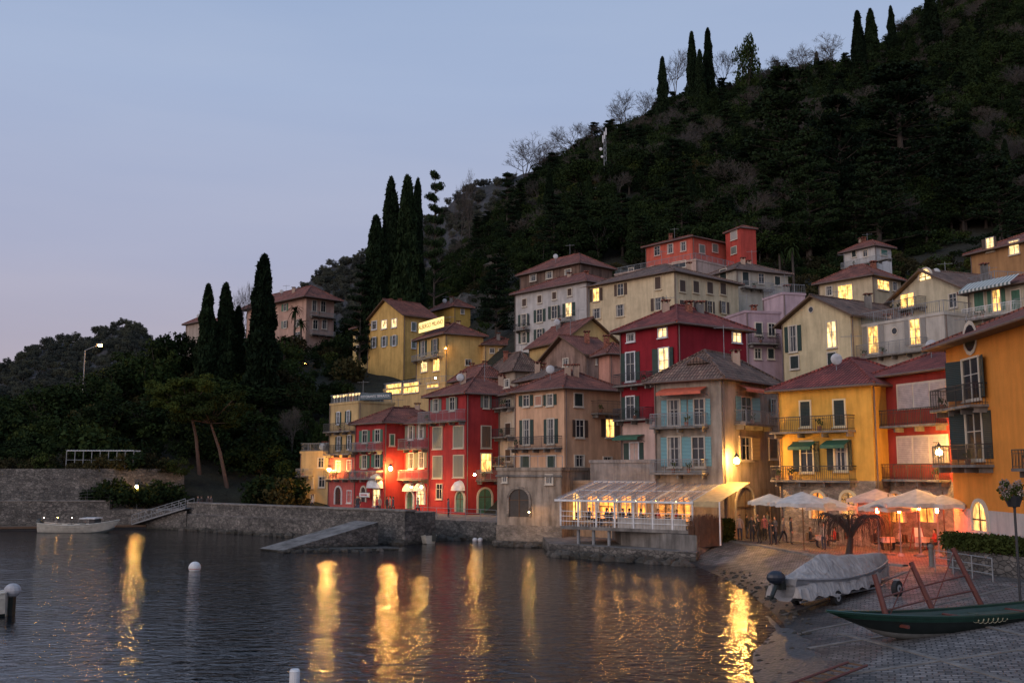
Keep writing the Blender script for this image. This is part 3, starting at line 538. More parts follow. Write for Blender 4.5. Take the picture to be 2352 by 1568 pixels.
# ---------- promenade, pier, ramp
def poly(name,pts,z0,z1,mt,ms):
    mb=MB(); n=len(pts); vs=[(p[0],p[1],z0) for p in pts]+[(p[0],p[1],z1) for p in pts]
    mb.add('g',ms,vs,[(i,(i+1)%n,n+(i+1)%n,n+i) for i in range(n)]); mb.add('g',mt,[(p[0],p[1],z1) for p in pts],[tuple(range(n))]); return mb.finish(name,Vector((0,0,0)))
def XY(u,Y): p=P(u,1150,Y); return (p.x,p.y)
PAVE=stone((.2,.18,.16),(.34,.3,.27),3.,.6)
poly('promenade',[XY(432,101),XY(925,82),XY(940,93),XY(1142,85),XY(1200,104),XY(900,122),XY(690,132),XY(400,132)],-2,1.6,PAVE,STW)
def boulders(mb,a,b,k,s0=.2,s1=.55):
    d=b-a; n=Vector((-d.y,d.x,0)).normalized()
    for i in range(k):
        p=a+d*random.random()-n*random.uniform(-.1,.7); c=Vector((p.x,p.y,random.uniform(-.15,.12))); r=random.uniform(s0,s1); vs=[]; sd=random.random()*50
        for j in range(6):
            th=math.pi*j/5
            for q in range(8):
                ph=.7854*q; w=Vector((math.sin(th)*math.cos(ph),math.sin(th)*math.sin(ph),math.cos(th)*.7)); vs.append(c+w*r*(1+.5*noise.noise(w*1.7+Vector((sd,0,0)))))
        mb.add('boulders',ROCK,vs,[(j*8+q,(j+1)*8+q,(j+1)*8+(q+1)%8,j*8+(q+1)%8) for j in range(5) for q in range(8)])
mb=MB(); a=PZ(428,1216,0); b=PZ(930,1250,0); d=(b-a).normalized(); n=Vector((-d.y,d.x,0)); Lw=(b-a).length
mb.box('wall',STW,a+Vector((0,0,-1.5)),d*Lw,n*1.1,(0,0,4.1)); mb.box('coping',CONC,a-n*.08+Vector((0,0,2.603)),d*(Lw+.1),n*1.3,(0,0,.13))
mb.box('pier_head',STW,b-d*3.2-n*.25+Vector((0,0,-1.5)),d*3.4,n*3.5,(0,0,4.0))
boulders(mb,a,b,140); mb.finish('pier_wall')
mb=MB(); boulders(mb,PZ(940,1240,0),PZ(1140,1238,0),40); boulders(mb,PZ(1140,1253,0),PZ(1290,1256,0),30); boulders(mb,PZ(1262,1275,0),PZ(1600,1299,0),60); mb.finish('shore_boulders')
mb=MB(); t0=PZ(648,1264,0.1); t1=PZ(868,1250,0.1); dd=(t1-t0); nn=Vector((-dd.y,dd.x,0)).normalized()*3.2
v=[t0,t1,t1+nn,t0+nn,t1+Vector((0,0,1.75)),t1+nn+Vector((0,0,1.75))]; mb.add('slope',CONC,[v[0],v[4],v[5],v[3]],[(0,1,2,3)]); mb.add('sides',STW,v,[(0,1,4),(1,2,5,4),(2,3,5)])
mb.box('base',STW,PZ(640,1266,0)+Vector((0,0,-1)),(PZ(935,1262,0)-PZ(640,1266,0)),nn*.8,(0,0,1.12)); boulders(mb,PZ(640,1268,0),PZ(935,1264,0),40,.12,.35); mb.finish('boat_ramp')
def railing(name,pts,z,h,mat,sp=1.8,bal=0,r=.03):
    mb=MB(); P3=[Vector((p[0],p[1],z if len(p)<3 else p[2])) for p in pts]
    for a,b in zip(P3,P3[1:]):
        k=max(1,int((b-a).length/sp))
        for i in range(k+1): q=a.lerp(b,i/k); mb.bar('r',mat,q,q+Vector((0,0,h)),r,5)
        for hh in (h,h*.66,h*.33): mb.bar('r',mat,a+Vector((0,0,hh)),b+Vector((0,0,hh)),r*.7,5)
    return mb.finish(name)
railing('quay_railing',[XY(940,93.3),XY(1140,85.4)],1.6,1.,GREYM)
def wallrun(name,pts,thick,z0,z1,mat,cap=True):
    mb=MB()
    for a,b in zip(pts,pts[1:]):
        a=Vector((*a,0));b=Vector((*b,0));d=b-a;n=Vector((-d.y,d.x,0)).normalized()
        mb.box('wall',mat,a+Vector((0,0,z0)),d*1.01,n*thick,(0,0,z1-z0))
        if cap: mb.box('coping',CONC,a-n*.06+Vector((0,0,z1+.003)),d*1.01,n*(thick+.12),(0,0,.12))
    return mb.finish(name)
poly('lake_path',[XY(-900,106),XY(0,106),XY(300,105),XY(430,101.2),XY(440,122),XY(0,122),XY(-900,122)],-2,1.9,PAVE,STW)
wallrun('lake_path_wall',[XY(-900,105.7),XY(0,105.7),XY(250,105.2)],.8,-1,2.7,STW)
wallrun('garden_retaining_wall',[XY(-900,110),XY(0,110),XY(180,109.5),XY(320,110),XY(420,112.5)],2.4,1,6.1,STW,False)
wallrun('garden_low_wall',[XY(420,118),XY(560,122),XY(690,124)],.8,1,4.4,STW)
railing('lake_path_railing',[XY(-300,106),XY(0,106),XY(250,105.4)],2.8,1.,paint((.07,.07,.07)),2.2,r=.02)
mb=MB(); a=Vector((*XY(147,110.5),6.15)); b=Vector((*XY(302,111),6.15)); d=b-a; n=Vector((-d.y,d.x,0)).normalized()
for i in range(9):
    for k in (0,2.6):
        q=a+d*(i/8)+n*k; mb.bar('posts',GREYM,q,q+Vector((0,0,1.9)),.05,6)
for k in (0,2.6): mb.bar('beams',WHITE,a+n*k+Vector((0,0,1.9)),b+n*k+Vector((0,0,1.9)),.06,6)
mb.bar('beams',GREYM,a+Vector((0,0,.9)),b+Vector((0,0,.9)),.03,6)
for i in range(25):
    q=a+d*(i/24)+Vector((0,0,1.98)); mb.bar('slats',GREYM,q-n*.3,q+n*2.9,.035,4)
mb.finish('garden_pergola')
mb=MB(); a=PZ(302,1205,.4); b=P(425,1168,101); d=b-a; n=Vector((-d.y,d.x,0)).normalized()*1.3
mb.box('deck',GREYM,a,d,n,(0,0,.12))
for k in (0,1):
    for hh in (.5,1.): mb.bar('rails',GREYM,a+n*k+Vector((0,0,hh)),b+n*k+Vector((0,0,hh)),.03,5)
    for i in range(9): q=a+d*i/8+n*k; mb.bar('rails',GREYM,q,q+Vector((0,0,1)),.025,5); 
    for i in range(8): mb.bar('rails',GREYM,a+d*i/8+n*k+Vector((0,0,1)),a+d*(i+1)/8+n*k,.015,4)
mb.finish('gangway')
mb=MB(); a=PZ(-200,1222,0); b=PZ(335,1214,0); d=b-a; n=Vector((-d.y,d.x,0)).normalized(); mb.box('deck',WOOD,a+Vector((0,0,.2)),d,n*1.8,(0,0,.2)); mb.box('floats',IRON,a+n*.2+Vector((0,0,-.3)),d,n*1.4,(0,0,.49)); mb.finish('floating_pontoon')
# ---------- boats
def hull(mb,part,o,ax,L_,B,D,mats,bow=.35,transom=.7,zk=0,sheer=.35,n=18,m=9,rake=.0):
    ax=Vector(ax).normalized(); sd=Vector((-ax.y,ax.x,0)); up=Vector((0,0,1)); o=Vector(o); rows=[]
    for i in range(n+1):
        t=i/n; b=B/2*(transom+(1-transom)*min(1,t/.35)) if t<.35 else B/2*math.cos((t-.35)/.65*math.pi/2)**.75 if t<1 else 0
        sh=D*(1+sheer*(2*t-.8)**2); kz=D*.55*max(0,(t-.6)/.4)**2.5
        row=[]
        for j in range(2*m+1):
            s=(j-m)/m; a=abs(s); y=math.copysign(b*a**.55 if a else 0,s); z=kz+(sh-kz)*a**2.2
            row.append(o+ax*(L_*t-rake*max(0,t-.5)**2*4*(1-a**2.2))+sd*y+up*(zk+z))
        rows.append(row)
    k=2*m+1
    for i in range(n):
        for j in range(2*m):
            a=abs((j+.5-m)/m); mat=mats[0] if a>.86 else mats[1] if a>.5 else mats[2]
            mb.add(part,mat,[rows[i][j],rows[i+1][j],rows[i+1][j+1],rows[i][j+1]],[(0,1,2,3)])
    mb.add(part,mats[1],rows[0],[tuple(range(k))])
    for i in range(n):
        for j in (0,2*m): mb.bar('gunwale',mats[0],rows[i][j]+up*.02,rows[i+1][j]+up*.02,.05,5)
    for i in range(n):
        a,b,c,d=rows[i][0],rows[i][2*m],rows[i+1][2*m],rows[i+1][0]; q=up*(-.22*D)
        mb.add('inner_deck',mats[3],[a+q,b+q,c+q,d+q],[(0,3,2,1)])
    return rows
HW=paint((.5,.48,.42),.3,0,'gelcoat'); HG=paint((.015,.05,.035),.35,0,'hull_green'); HB=paint((.012,.018,.016),.4,0,'hull_black')
mb=MB(); o=PZ(92,1222,0); ax=(PZ(274,1222,0)-o); hull(mb,'hull',o+Vector((0,0,-.25)),ax,ax.length,2.3,.95,[HW,HW,paint((.1,.12,.12)),HW],rake=.6); ax.normalize()
q=o+ax*5.0; sd=Vector((-ax.y,ax.x,0)); mb.box('windscreen',GLASS,q-sd*.8+Vector((0,0,.75)),ax*.5,sd*1.6,(0,0,.55)); mb.box('cabin_top',WHITE,q-ax*.9-sd*.9+Vector((0,0,1.3)),ax*1.5,sd*1.8,(0,0,.1)); mb.ball('engine_cover',HB,o+ax*-.1+Vector((0,0,.9)),.35,(1,.8,1.2))
for s in (1.2,2.4,3.6): mb.box('seats',HW,o+ax*s-sd*.7+Vector((0,0,.5)),ax*.5,sd*1.4,(0,0,.35))
for s in (.3,1.6,3.): mb.bar('mooring_rod',IRON,o+ax*s+Vector((0,0,.7)),o+ax*s+Vector((0,0,1.35)),.02); mb.ball('deck_lamp',BULBS,o+ax*s+Vector((0,0,1.4)),.025)
mb.finish('motorboat',smooth=('hull',))
mb=MB(); o=PZ(985,1252,0)+Vector((0,0,-.2)); ax=PZ(935,1246,0)-PZ(985,1252,0); hull(mb,'hull',o+Vector((0,2,0)),ax,3.6,1.5,.7,[HW,HW,HB,WHITE]); mb.box('outboard',HB,o+Vector((.1,1.9,.4)),(.3,0,0),(0,.35,0),(0,0,.8)); mb.finish('dinghy')
mb=MB(); o=PZ(28,1412,0); hull(mb,'hull',o+Vector((-.2,0,-.2)),(-1,-.25,0),4.5,1.7,.95,[HW,HW,HB,WHITE])
mb.box('outboard_leg',HB,o+Vector((-.15,-.1,-.2)),(.2,0,0),(0,.25,0),(0,0,1.)); mb.ball('outboard_cowl',paint((.4,.4,.42)),o+Vector((-.05,.0,1.0)),.32,(1.1,.8,.9),12,8); mb.finish('moored_boat')
def buoy(u,v,r):
    c=PZ(u,v,0); mb=MB(); mb.ball('float',WHITE,(c.x,c.y,r*.5),r,nu=16,nv=10); mb.ball('band',paint((.5,.08,.04)),(c.x,c.y,r*.35),r*1.01,(1,1,.3),16,6); mb.bar('ring',IRON,(c.x,c.y,r*1.4),(c.x,c.y,r*1.75),r*.12); mb.finish('mooring_buoy',smooth=('float',))
buoy(447,1310,.36); buoy(1091,1243,.22); buoy(1103,1243,.22)
c=P(677,1540,20); mb=MB()
for i in range(6):
    mb.bar('bands',WHITE if i%2==0 else paint((.04,.1,.3)),(c.x,c.y,2.06-.24*(i+1)),(c.x,c.y,2.06-.24*i),.1,14)
mb.bar('cap',WHITE,(c.x,c.y,2.06),(c.x,c.y,2.1),.105,14,.08); mb.bar('pile',WOOD,(c.x,c.y,-2),(c.x,c.y,.62),.098,12); mb.finish('mooring_post')
# ---------- right shore
ys_=[-40,0,15,26,30,34,38.8,42.4,48.5,56.5,63.4,70,90]; xs_=[-4,3.5,5.5,7.,7.3,8.3,10.4,10.9,11.5,11.9,11.6,9,9]
def zsh(x,y):
    d=x-np.interp(y,ys_,xs_); w=np.interp(y,[20,30,40,48,52,58,63,70],[14,13,11,8,6.2,4.8,4,4])
    if d<0: return max(-3,d*.12)
    z=1.15*min(1,d/w)**.9
    if d>w: z=1.15+max(0,(d-w-14))*.02
    if y<26: z+=(26-y)*.12*min(1,d/6)
    return z+.012*noise.noise(Vector((x*.8,y*.8,0)))
GM,nt,b=newmat('cobbled_shore')
co=coords(nt); br=N(nt,'ShaderNodeTexBrick',Scale=1.,**{'Mortar Size':.02,'Brick Width':.28,'Row Height':.2}); nz=N(nt,'ShaderNodeTexNoise',Scale=2.,Detail=4); L(nt,co,0,nz,'Vector')
mx=N(nt,'ShaderNodeMixRGB'); mx.inputs[0].default_value=.13; L(nt,co,0,mx,1); L(nt,nz,'Color',mx,2); mp=N(nt,'ShaderNodeMapping'); mp.inputs['Rotation'].default_value=(0,0,.35); L(nt,mx,0,mp,'Vector'); L(nt,mp,0,br,'Vector')
br.inputs['Color1'].default_value=(.1,.09,.083,1); br.inputs['Color2'].default_value=(.24,.215,.2,1); br.inputs['Mortar'].default_value=(.03,.027,.025,1)
n=N(nt,'ShaderNodeTexNoise',Scale=.5,Detail=8,Roughness=.7); L(nt,co,0,n,'Vector'); q=ramp(nt,[(.3,.4),(.68,1.3)]); L(nt,n,'Fac',q,0); a1=mul(nt,1,(br,'Color'),(q,0))
ge=N(nt,'ShaderNodeNewGeometry'); sx=N(nt,'ShaderNodeSeparateXYZ'); L(nt,ge,'Position',sx,0)
ad=N(nt,'ShaderNodeMath',operation='MULTIPLY_ADD'); L(nt,n,'Fac',ad,0); ad.inputs[1].default_value=.5; L(nt,sx,'Z',ad,2)
wr=ramp(nt,[(.38,(.25,.22,.2)),(.66,(1,1,1))]); L(nt,ad,0,wr,0); a2=mul(nt,1,(a1,0),(wr,0)); L(nt,a2,0,b,'Base Color')
bp=N(nt,'ShaderNodeBump',Strength=.9,Distance=.03); L(nt,br,'Fac',bp,'Height'); bp.invert=True; L(nt,bp,0,b,'Normal'); b.inputs['Roughness'].default_value=.7
gridmesh('cobbled_shore_ground',[i*.5 for i in range(0,130)],[i*.5 for i in range(0,154)],zsh,GM)
BE,nt,b=newmat('dark_gravel'); co=coords(nt); v=N(nt,'ShaderNodeTexVoronoi',Scale=9.); L(nt,co,0,v,'Vector'); r=ramp(nt,[(0,(.02,.019,.018)),(1,(.09,.082,.075))]); L(nt,v,'Color',r,0); L(nt,r,0,b,'Base Color'); bp=N(nt,'ShaderNodeBump',Strength=.7,Distance=.04); L(nt,v,'Distance',bp,'Height'); L(nt,bp,0,b,'Normal')
vs=[];cols=10;rows=40
for j in range(rows+1):
    y=22+20*j/rows; x0=np.interp(y,ys_,xs_)-.6; ww=2.6*math.sin(math.pi*min(1,j/rows+.12))**.7+.4*noise.noise(Vector((y*.7,0,0))) if j<rows*.85 else .6*(1-j/rows)+.3
    for i in range(cols+1):
        x=x0+max(ww,.2)*i/cols; vs.append((x,y,zsh(x,y)+.03+.03*math.sin(math.pi*i/cols)+.02*noise.noise(Vector((x*2,y*2,0)))-(.05 if i in(0,cols) else 0)))
mb=MB(); mb.add('g',BE,vs,[(j*(cols+1)+i,j*(cols+1)+i+1,(j+1)*(cols+1)+i+1,(j+1)*(cols+1)+i) for j in range(rows) for i in range(cols)])
for i in range(260):
    y=random.uniform(24,60); x=np.interp(y,ys_,xs_)+random.gauss(.3,.5); mb.ball('g',ROCK,(x,y,zsh(x,y)+.02),random.uniform(.03,.13),(1,1,.6),6,4)
mb.finish('gravel_beach',Vector((0,0,0)))
STRIP=plaster((.24,.22,.2),.8)
def strip(mb,p,q,w,h=.05,k=24):
    p=Vector(p).to_2d(); q=Vector(q).to_2d(); d=(q-p); n=Vector((-d.y,d.x)).normalized()*w/2; vs=[]
    for i in range(k+1):
        c=p+d*i/k
        for s in(-1,1):
            e=c+n*s; vs.append((e.x,e.y,zsh(e.x,e.y)+h)); vs.append((e.x,e.y,zsh(e.x,e.y)-.1))
    fs=[]
    for i in range(k):
        a=4*i; fs+=[(a,a+4,a+6,a+2),(a,a+1,a+5,a+4),(a+2,a+6,a+7,a+3)]
    mb.add('s',STRIP,vs,fs)
mb=MB()
for (p,q) in (((10.2,37),(22,43)),((9.6,33.5),(24,38)),((9,29),(24,32.)),((11,42),(19,49)),((13.2,24),(11.4,36)),((17,24),(15.4,38)),((21,24),(20,38))): strip(mb,p,q,.2,.03)
mb.finish('slipway_stone_strips',Vector((0,0,0)))
mb=MB(); E=[(u_,v_) for u_,v_ in ((1612,1240),(1680,1244),(1740,1252),(1830,1268),(1960,1290),(2080,1300))]; W3=[PZ(u_,v_,1.15) for u_,v_ in E]
for p,q in zip(W3,W3[1:]): strip(mb,p,q,.5,.09,10)
mb.finish('plaza_kerb',Vector((0,0,0)))
a=PZ(1262,1272,0); b=PZ(1600,1296,0); c=PZ(1640,1240,1.15)
poly('waterfront_platform',[(a.x,a.y),(b.x,b.y),(c.x,c.y+1),(15,76),(4,84),(a.x-.3,a.y+8)],-2,.75,CONC,STW)
poly('veranda_base_wall',[XY(1425,71),XY(1598,65.6),XY(1640,67.5),XY(1640,74),XY(1400,80)],-1,1.75,CONC,CONC)
# ---------- veranda
mb=MB(); A=Vector((*XY(1287,72.5),0)); B=Vector((*XY(1590,66.5),0)); d=(B-A); Lv=d.length; d.normalize(); n=Vector((-d.y,d.x,0)); D=5.2; zf=2.0; zt=P(1290,1148,72.5).z; zr=zt+1.25
def vp(s,t,z): q=A+d*s+n*t; return Vector((q.x,q.y,z))
mb.box('floor',CONC,vp(0,0,zf-.22),d*Lv,n*D,(0,0,.22)); K=7
for i in range(K+1):
    s=Lv*i/K; mb.box('posts',WHITE,vp(s-.06,0,zf),d*.12,n*.12,(0,0,zt-zf)); mb.bar('rafters',WHITE,vp(s,-.3,zt+.02),vp(s,D,zr),.07,4)
    if i<K:
        for j in (.33,.66): mb.bar('rafters',GREYM,vp(s+Lv/K*j,-.3,zt+.04),vp(s+Lv/K*j,D,zr+.02),.03,4)
for i in (1,2,3): mb.bar('piles',GREYM,vp(Lv*i/K*.85,.4,-.3),vp(Lv*i/K*.85,.4,zf-.2),.12,10)
mb.bar('beam',WHITE,vp(-.3,-.25,zt),vp(Lv+.2,-.25,zt),.1,4); mb.bar('beam',WHITE,vp(-.3,D,zr),vp(Lv+.2,D,zr),.08,4); mb.bar('beam',WHITE,vp(-.3,D/2,(zr+zt)/2+.05),vp(Lv+.2,D/2,(zr+zt)/2+.05),.05,4)
mb.add('roof_glass',CGLASS,[vp(-.3,-.3,zt+.12),vp(Lv+.2,-.3,zt+.12),vp(Lv+.2,D,zr+.12),vp(-.3,D,zr+.12)],[(0,1,2,3)])
for hh in (.35,.7,1.05): mb.bar('railing',WHITE,vp(0,0,zf+hh),vp(Lv,0,zf+hh),.03,4)
for i in range(int(Lv/.25)): mb.bar('railing',WHITE,vp(i*.25,0,zf),vp(i*.25,0,zf+1.05),.012,4)
for i in range(10):
    s=1+(Lv-2)*i/9; mb.bar('tables',WOOD,vp(s,2,zf),vp(s,2,zf+.72),.05); mb.bar('tables',paint((.6,.5,.4)),vp(s,2,zf+.72),vp(s,2,zf+.76),.45,14)
    for k in (-.7,.7): mb.box('chairs',WOOD,vp(s+k-.2,1.8,zf+.42),d*.4,n*.4,(0,0,.05)); mb.box('chairs',WOOD,vp(s+k*1.25-.03,1.8,zf+.45),d*.05,n*.4,(0,0,.45))
    for k in (-.85,-.5,.5,.85): mb.bar('chairs',WOOD,vp(s+k,1.85,zf),vp(s+k,1.85,zf+.42),.02,4)
for i in range(6): mb.ball('hanging_lamps',BULBS,vp(1.2+(Lv-2.4)*i/5,3.2,zt-.1),.07); mb.bar('lamp_cords',IRON,vp(1.2+(Lv-2.4)*i/5,3.2,zt),vp(1.2+(Lv-2.4)*i/5,3.2,zt+.7),.01,3)
mb.box('front_panels',paint((.4,.36,.32)),vp(Lv*.45,.05,zf),d*Lv*.5,n*.04,(0,0,.7))
mb.finish('restaurant_veranda')
VA=(A.copy(),d.copy(),n.copy(),Lv,zf)
mb=MB(); CV=paint((.5,.36,.18)); a=vp(Lv+.1,-.2,zt+.1); mb.add('c',CV,[a,a+d*1.9,a+d*1.9+n*D+Vector((0,0,1.2)),a+n*D+Vector((0,0,1.2)),a-Vector((0,0,.35)),a+d*1.9-Vector((0,0,.35))],[(0,1,2,3),(0,4,5,1)])
for k in (0,1.9): mb.bar('p',WHITE,a+d*k,Vector(((a+d*k).x,(a+d*k).y,1.15)),.05,6)
mb.finish('canvas_awning')
# ---------- lamps
def lantern(name,lp,wall=None,post=None,bulb=BULB,r=.14):
    mb=MB(); lp=Vector(lp)
    mb.ball('bulb',bulb,lp,r)
    for i in range(4):
        t=math.pi/4+i*math.pi/2; c=Vector((math.cos(t),math.sin(t),0)); mb.bar('cage',IRON,lp+c*.17-Vector((0,0,.3)),lp+c*.26+Vector((0,0,.25)),.01,4)
    mb.bar('cap',IRON,lp+Vector((0,0,.28)),lp+Vector((0,0,.5)),.22,8,.04); mb.bar('base',IRON,lp-Vector((0,0,.36)),lp-Vector((0,0,.3)),.05,8,.1)
    if wall is not None:
        w=Vector(wall); mb.bar('bracket',IRON,w,lp+Vector((0,0,.55)),.03,5); mb.bar('bracket',IRON,w-Vector((0,0,.6)),w.lerp(lp+Vector((0,0,.55)),.6),.02,5); mb.bar('bracket',IRON,lp+Vector((0,0,.5)),lp+Vector((0,0,.58)),.03,5)
    if post is not None:
        mb.bar('post',IRON,(lp.x,lp.y,post),(lp.x,lp.y,lp.z-.35),.07,8,.045); mb.bar('post_foot',IRON,(lp.x,lp.y,post),(lp.x,lp.y,post+.5),.14,8,.08)
    mb.finish(name)
lp=P(1692,1058,69.8); lantern('wall_lantern',lp,wall=lp+Vector((.3,1.5,.75)),r=.2,bulb=BULBX)
lp=P(2157,1038,58.6); lantern('wall_lantern',lp,wall=lp+Vector((.2,1.2,.6)),r=.18,bulb=BULBX)
lp=P(756,1078,113.5); lantern('wall_lantern',lp,wall=lp+Vector((.1,1.6,.4)),r=.18,bulb=BULBX)
lp=P(897,1076,106); lantern('wall_lantern',lp,wall=lp+Vector((.2,1.6,.4)),r=.19,bulb=BULBX)
lp=P(230,793,140); mb=MB(); b0=P(193,850,141); mb.bar('pole',GREYM,(b0.x,b0.y,12),(b0.x,b0.y,lp.z-.6),.12,8,.09); mb.bar('arm',GREYM,(b0.x,b0.y,lp.z-.6),(lp.x,lp.y,lp.z+.15),.06,6); mb.box('head',GREYM,lp+Vector((-.5,-.2,.1)),(.8,0,0),(0,.4,0),(0,0,.15)); mb.ball('bulb',BULBS,lp,.25,(1.3,1,.6)); mb.finish('street_lamp')
lp=P(316,1117,107); mb=MB(); mb.bar('pole',GREYM,(lp.x,lp.y,1.9),(lp.x,lp.y,lp.z+.3),.05); mb.ball('bulb',BULB,lp-Vector((0,.25,0)),.14); mb.bar('shade',GREYM,lp+Vector((0,-.25,.15)),lp+Vector((0,-.25,.3)),.25,8,.1); mb.finish('street_lamp')
for (u_,v_,Y_) in ((560,833,150),(700,835,172)):
    lp=P(u_,v_,Y_); mb=MB(); mb.bar('pole',GREYM,(lp.x,lp.y,hz(lp.x,lp.y)-.5),(lp.x,lp.y,lp.z-.2),.06); mb.ball('bulb',BULBS,lp,.15); mb.finish('garden_lamp')
for (u_,v_,Y_,r_) in ((1000,868,131,.1),(1024,800,143,.08),(968,1118,101,.12),(1090,1090,97,.12),(945,1118,103,.09),(1215,1175,78.8,.05)):
    lp=P(u_,v_,Y_); mb=MB(); mb.ball('bulb',BULB,lp,r_); mb.bar('cap',IRON,lp+Vector((0,0,r_)),lp+Vector((0,0,r_+.15)),.2,8,.05); mb.bar('arm',IRON,lp+Vector((0,0,r_+.1)),lp+Vector((.2,1.8,r_+.3)),.03,5); mb.finish('facade_lamp')
# ---------- umbrellas
def umbrella(u,v,Y,R,col,lightc=None,power=0,z0=1.15):
    c=P(u,v,Y); mb=MB(); m=paint(col,.8,0,'canvas'); n=8; top=Vector((c.x,c.y,c.z)); zr=c.z-R*.36
    vs=[top]+[Vector((c.x+R*math.cos(6.2832*i/n+.39),c.y+R*math.sin(6.2832*i/n+.39),zr)) for i in range(n)]
    md=[]
    for i in range(n):
        e=(vs[1+i]+vs[1+(i+1)%n])/2; e=Vector((c.x,c.y,0))*.05+Vector((e.x,e.y,0))*.95+Vector((0,0,e.z+.06)); md.append(e)
    vs+=md; fs=[]
    for i in range(n): fs+=[(0,1+i,1+n+i),(0,1+n+i,1+(i+1)%n)]
    k=len(vs); vs+=[p-Vector((0,0,.22)) for p in vs[1:1+2*n]]
    for i in range(n):
        j=(i+1)%n; fs+=[(1+i,k+i,k+n+i,1+n+i),(1+n+i,k+n+i,k+j,1+j)]
    mb.add('canopy',m,vs,fs); mb.bar('pole',WOOD,(c.x,c.y,z0),(c.x,c.y,c.z+.15),.035,8); mb.bar('base',CONC,(c.x,c.y,z0),(c.x,c.y,z0+.1),.35,12)
    for i in range(n): mb.bar('ribs',WOOD,vs[1+i]-Vector((0,0,.02)),top-Vector((0,0,.1)),.012,4)
    if power:
        for a_ in (0,2.1,4.2): mb.ball('heater_lamps',emit(lightc,power,False,'heater'),(c.x+.35*math.cos(a_),c.y+.35*math.sin(a_),zr+.1),.07)
    mb.finish('patio_umbrella')
RL=(1,.12,.025)
umbrella(1768,1133,64,1.4,(.62,.55,.45),(1,.5,.15),150); umbrella(1842,1128,60,1.9,(.6,.55,.5),(1,.5,.15),120); umbrella(1900,1140,63,1.7,(.6,.55,.5),(1,.4,.1),120); umbrella(2012,1122,63,1.8,(.6,.45,.4),RL,480)
umbrella(2105,1122,57,2.2,(.62,.5,.42),(1,.34,.08),420); umbrella(2040,1140,58,1.7,(.6,.5,.42),RL,480); umbrella(2165,1135,56,1.5,(.62,.5,.42),RL,400)
mb=MB()
TBL=[(1905,1243),(1930,1236),(2010,1236),(2050,1244),(2090,1236),(2130,1243),(1975,1250),(2160,1246),(2040,1262),(2120,1262),(1890,1256)]
for (u_,v_) in TBL:
    c=PZ(u_,v_,1.17); mb.bar('tables',WOOD,c,c+Vector((0,0,.72)),.04); mb.bar('tables',paint((.6,.3,.25)),c+Vector((0,0,.72)),c+Vector((0,0,.75)),.42,14); mb.bar('cloth',paint((.65,.5,.45)),c+Vector((0,0,.45)),c+Vector((0,0,.718)),.44,14,.425)
    for k in (-.75,.75): mb.box('chairs',WOOD,c+Vector((k-.2,-.2,.42)),(.4,0,0),(0,.4,0),(0,0,.05)); mb.box('chairs',WOOD,c+Vector((k*1.27-.02,-.2,.4)),(.04,0,0),(0,.4,0),(0,0,.5))
mb.finish('cafe_tables')
for (u_,v_) in ((2110,1165),(2065,1172),(2152,1172),(2015,1172)):
    c=P(u_,v_,57); mb=MB(); mb.bar('pole',GREYM,(c.x,c.y,1.17),(c.x,c.y,c.z),.04); mb.bar('foot',GREYM,(c.x,c.y,1.17),(c.x,c.y,1.32),.22,10,.1); mb.bar('element',emit((1,.12,.025),260,False,'heater'),c-Vector((0,0,.12)),c+Vector((0,0,.12)),.08,10); mb.bar('hood',GREYM,c+Vector((0,0,.22)),c+Vector((0,0,.34)),.4,14,.1); mb.finish('patio_heater')
c=PZ(1835,1232,1.17); mb=MB(); mb.box('board',paint((.02,.03,.025)),c+Vector((-.35,0,.5)),(.8,0,0),(0,.05,0),(0,0,1.3)); 
for i in range(8): mb.box('lines',WHITE,c+Vector((-.25,-.006,.65+.14*i)),(random.uniform(.35,.6),0,0),(0,.005,0),(0,0,.03))
for k in (-.33,.43): mb.bar('legs',WOOD,c+Vector((k,0,0)),c+Vector((k,.02,1.8)),.03,4)
mb.finish('menu_board')
c=PZ(2115,1262,1.17); mb=MB(); mb.add('board',WHITE,[c+Vector((-.35,0,.2)),c+Vector((.35,0,.2)),c+Vector((.25,.35,1.3)),c+Vector((-.25,.35,1.3))],[(0,1,2,3)])
for k in (-.35,.35): mb.bar('legs',paint((.3,.03,.03)),c+Vector((k,-.02,0)),c+Vector((k*.7,.34,1.35)),.03,4); mb.bar('legs',paint((.3,.03,.03)),c+Vector((k,.8,0)),c+Vector((k*.7,.36,1.35)),.03,4)
mb.finish('menu_easel')
# ---------- terrace, hedge, posts on right
poly('stone_terrace',[XY(2168,50.5),XY(2260,47),XY(2600,40),XY(2800,52),XY(2180,58)],.5,2.1,PAVE,STW)
def quads_obj(name,parts,mats,loc=(0,0,0),parent=None,link=True):
    V=np.concatenate([p[0].reshape(-1,3) for p in parts]); nq=len(V)//4
    me=bpy.data.meshes.new(name); me.vertices.add(len(V)); me.vertices.foreach_set('co',V.astype(np.float32).ravel())
    me.loops.add(len(V)); me.loops.foreach_set('vertex_index',np.arange(len(V),dtype=np.int32)); me.polygons.add(nq); me.polygons.foreach_set('loop_start',np.arange(0,len(V),4,dtype=np.int32))
    me.polygons.foreach_set('material_index',np.concatenate([np.full(len(p[0]),p[1],np.int32) for p in parts]))
    for m in mats: me.materials.append(m)
    me.update(calc_edges=True)
    if not link: return me
    o=bpy.data.objects.new(name,me); o.location=loc; S.collection.objects.link(o); return o
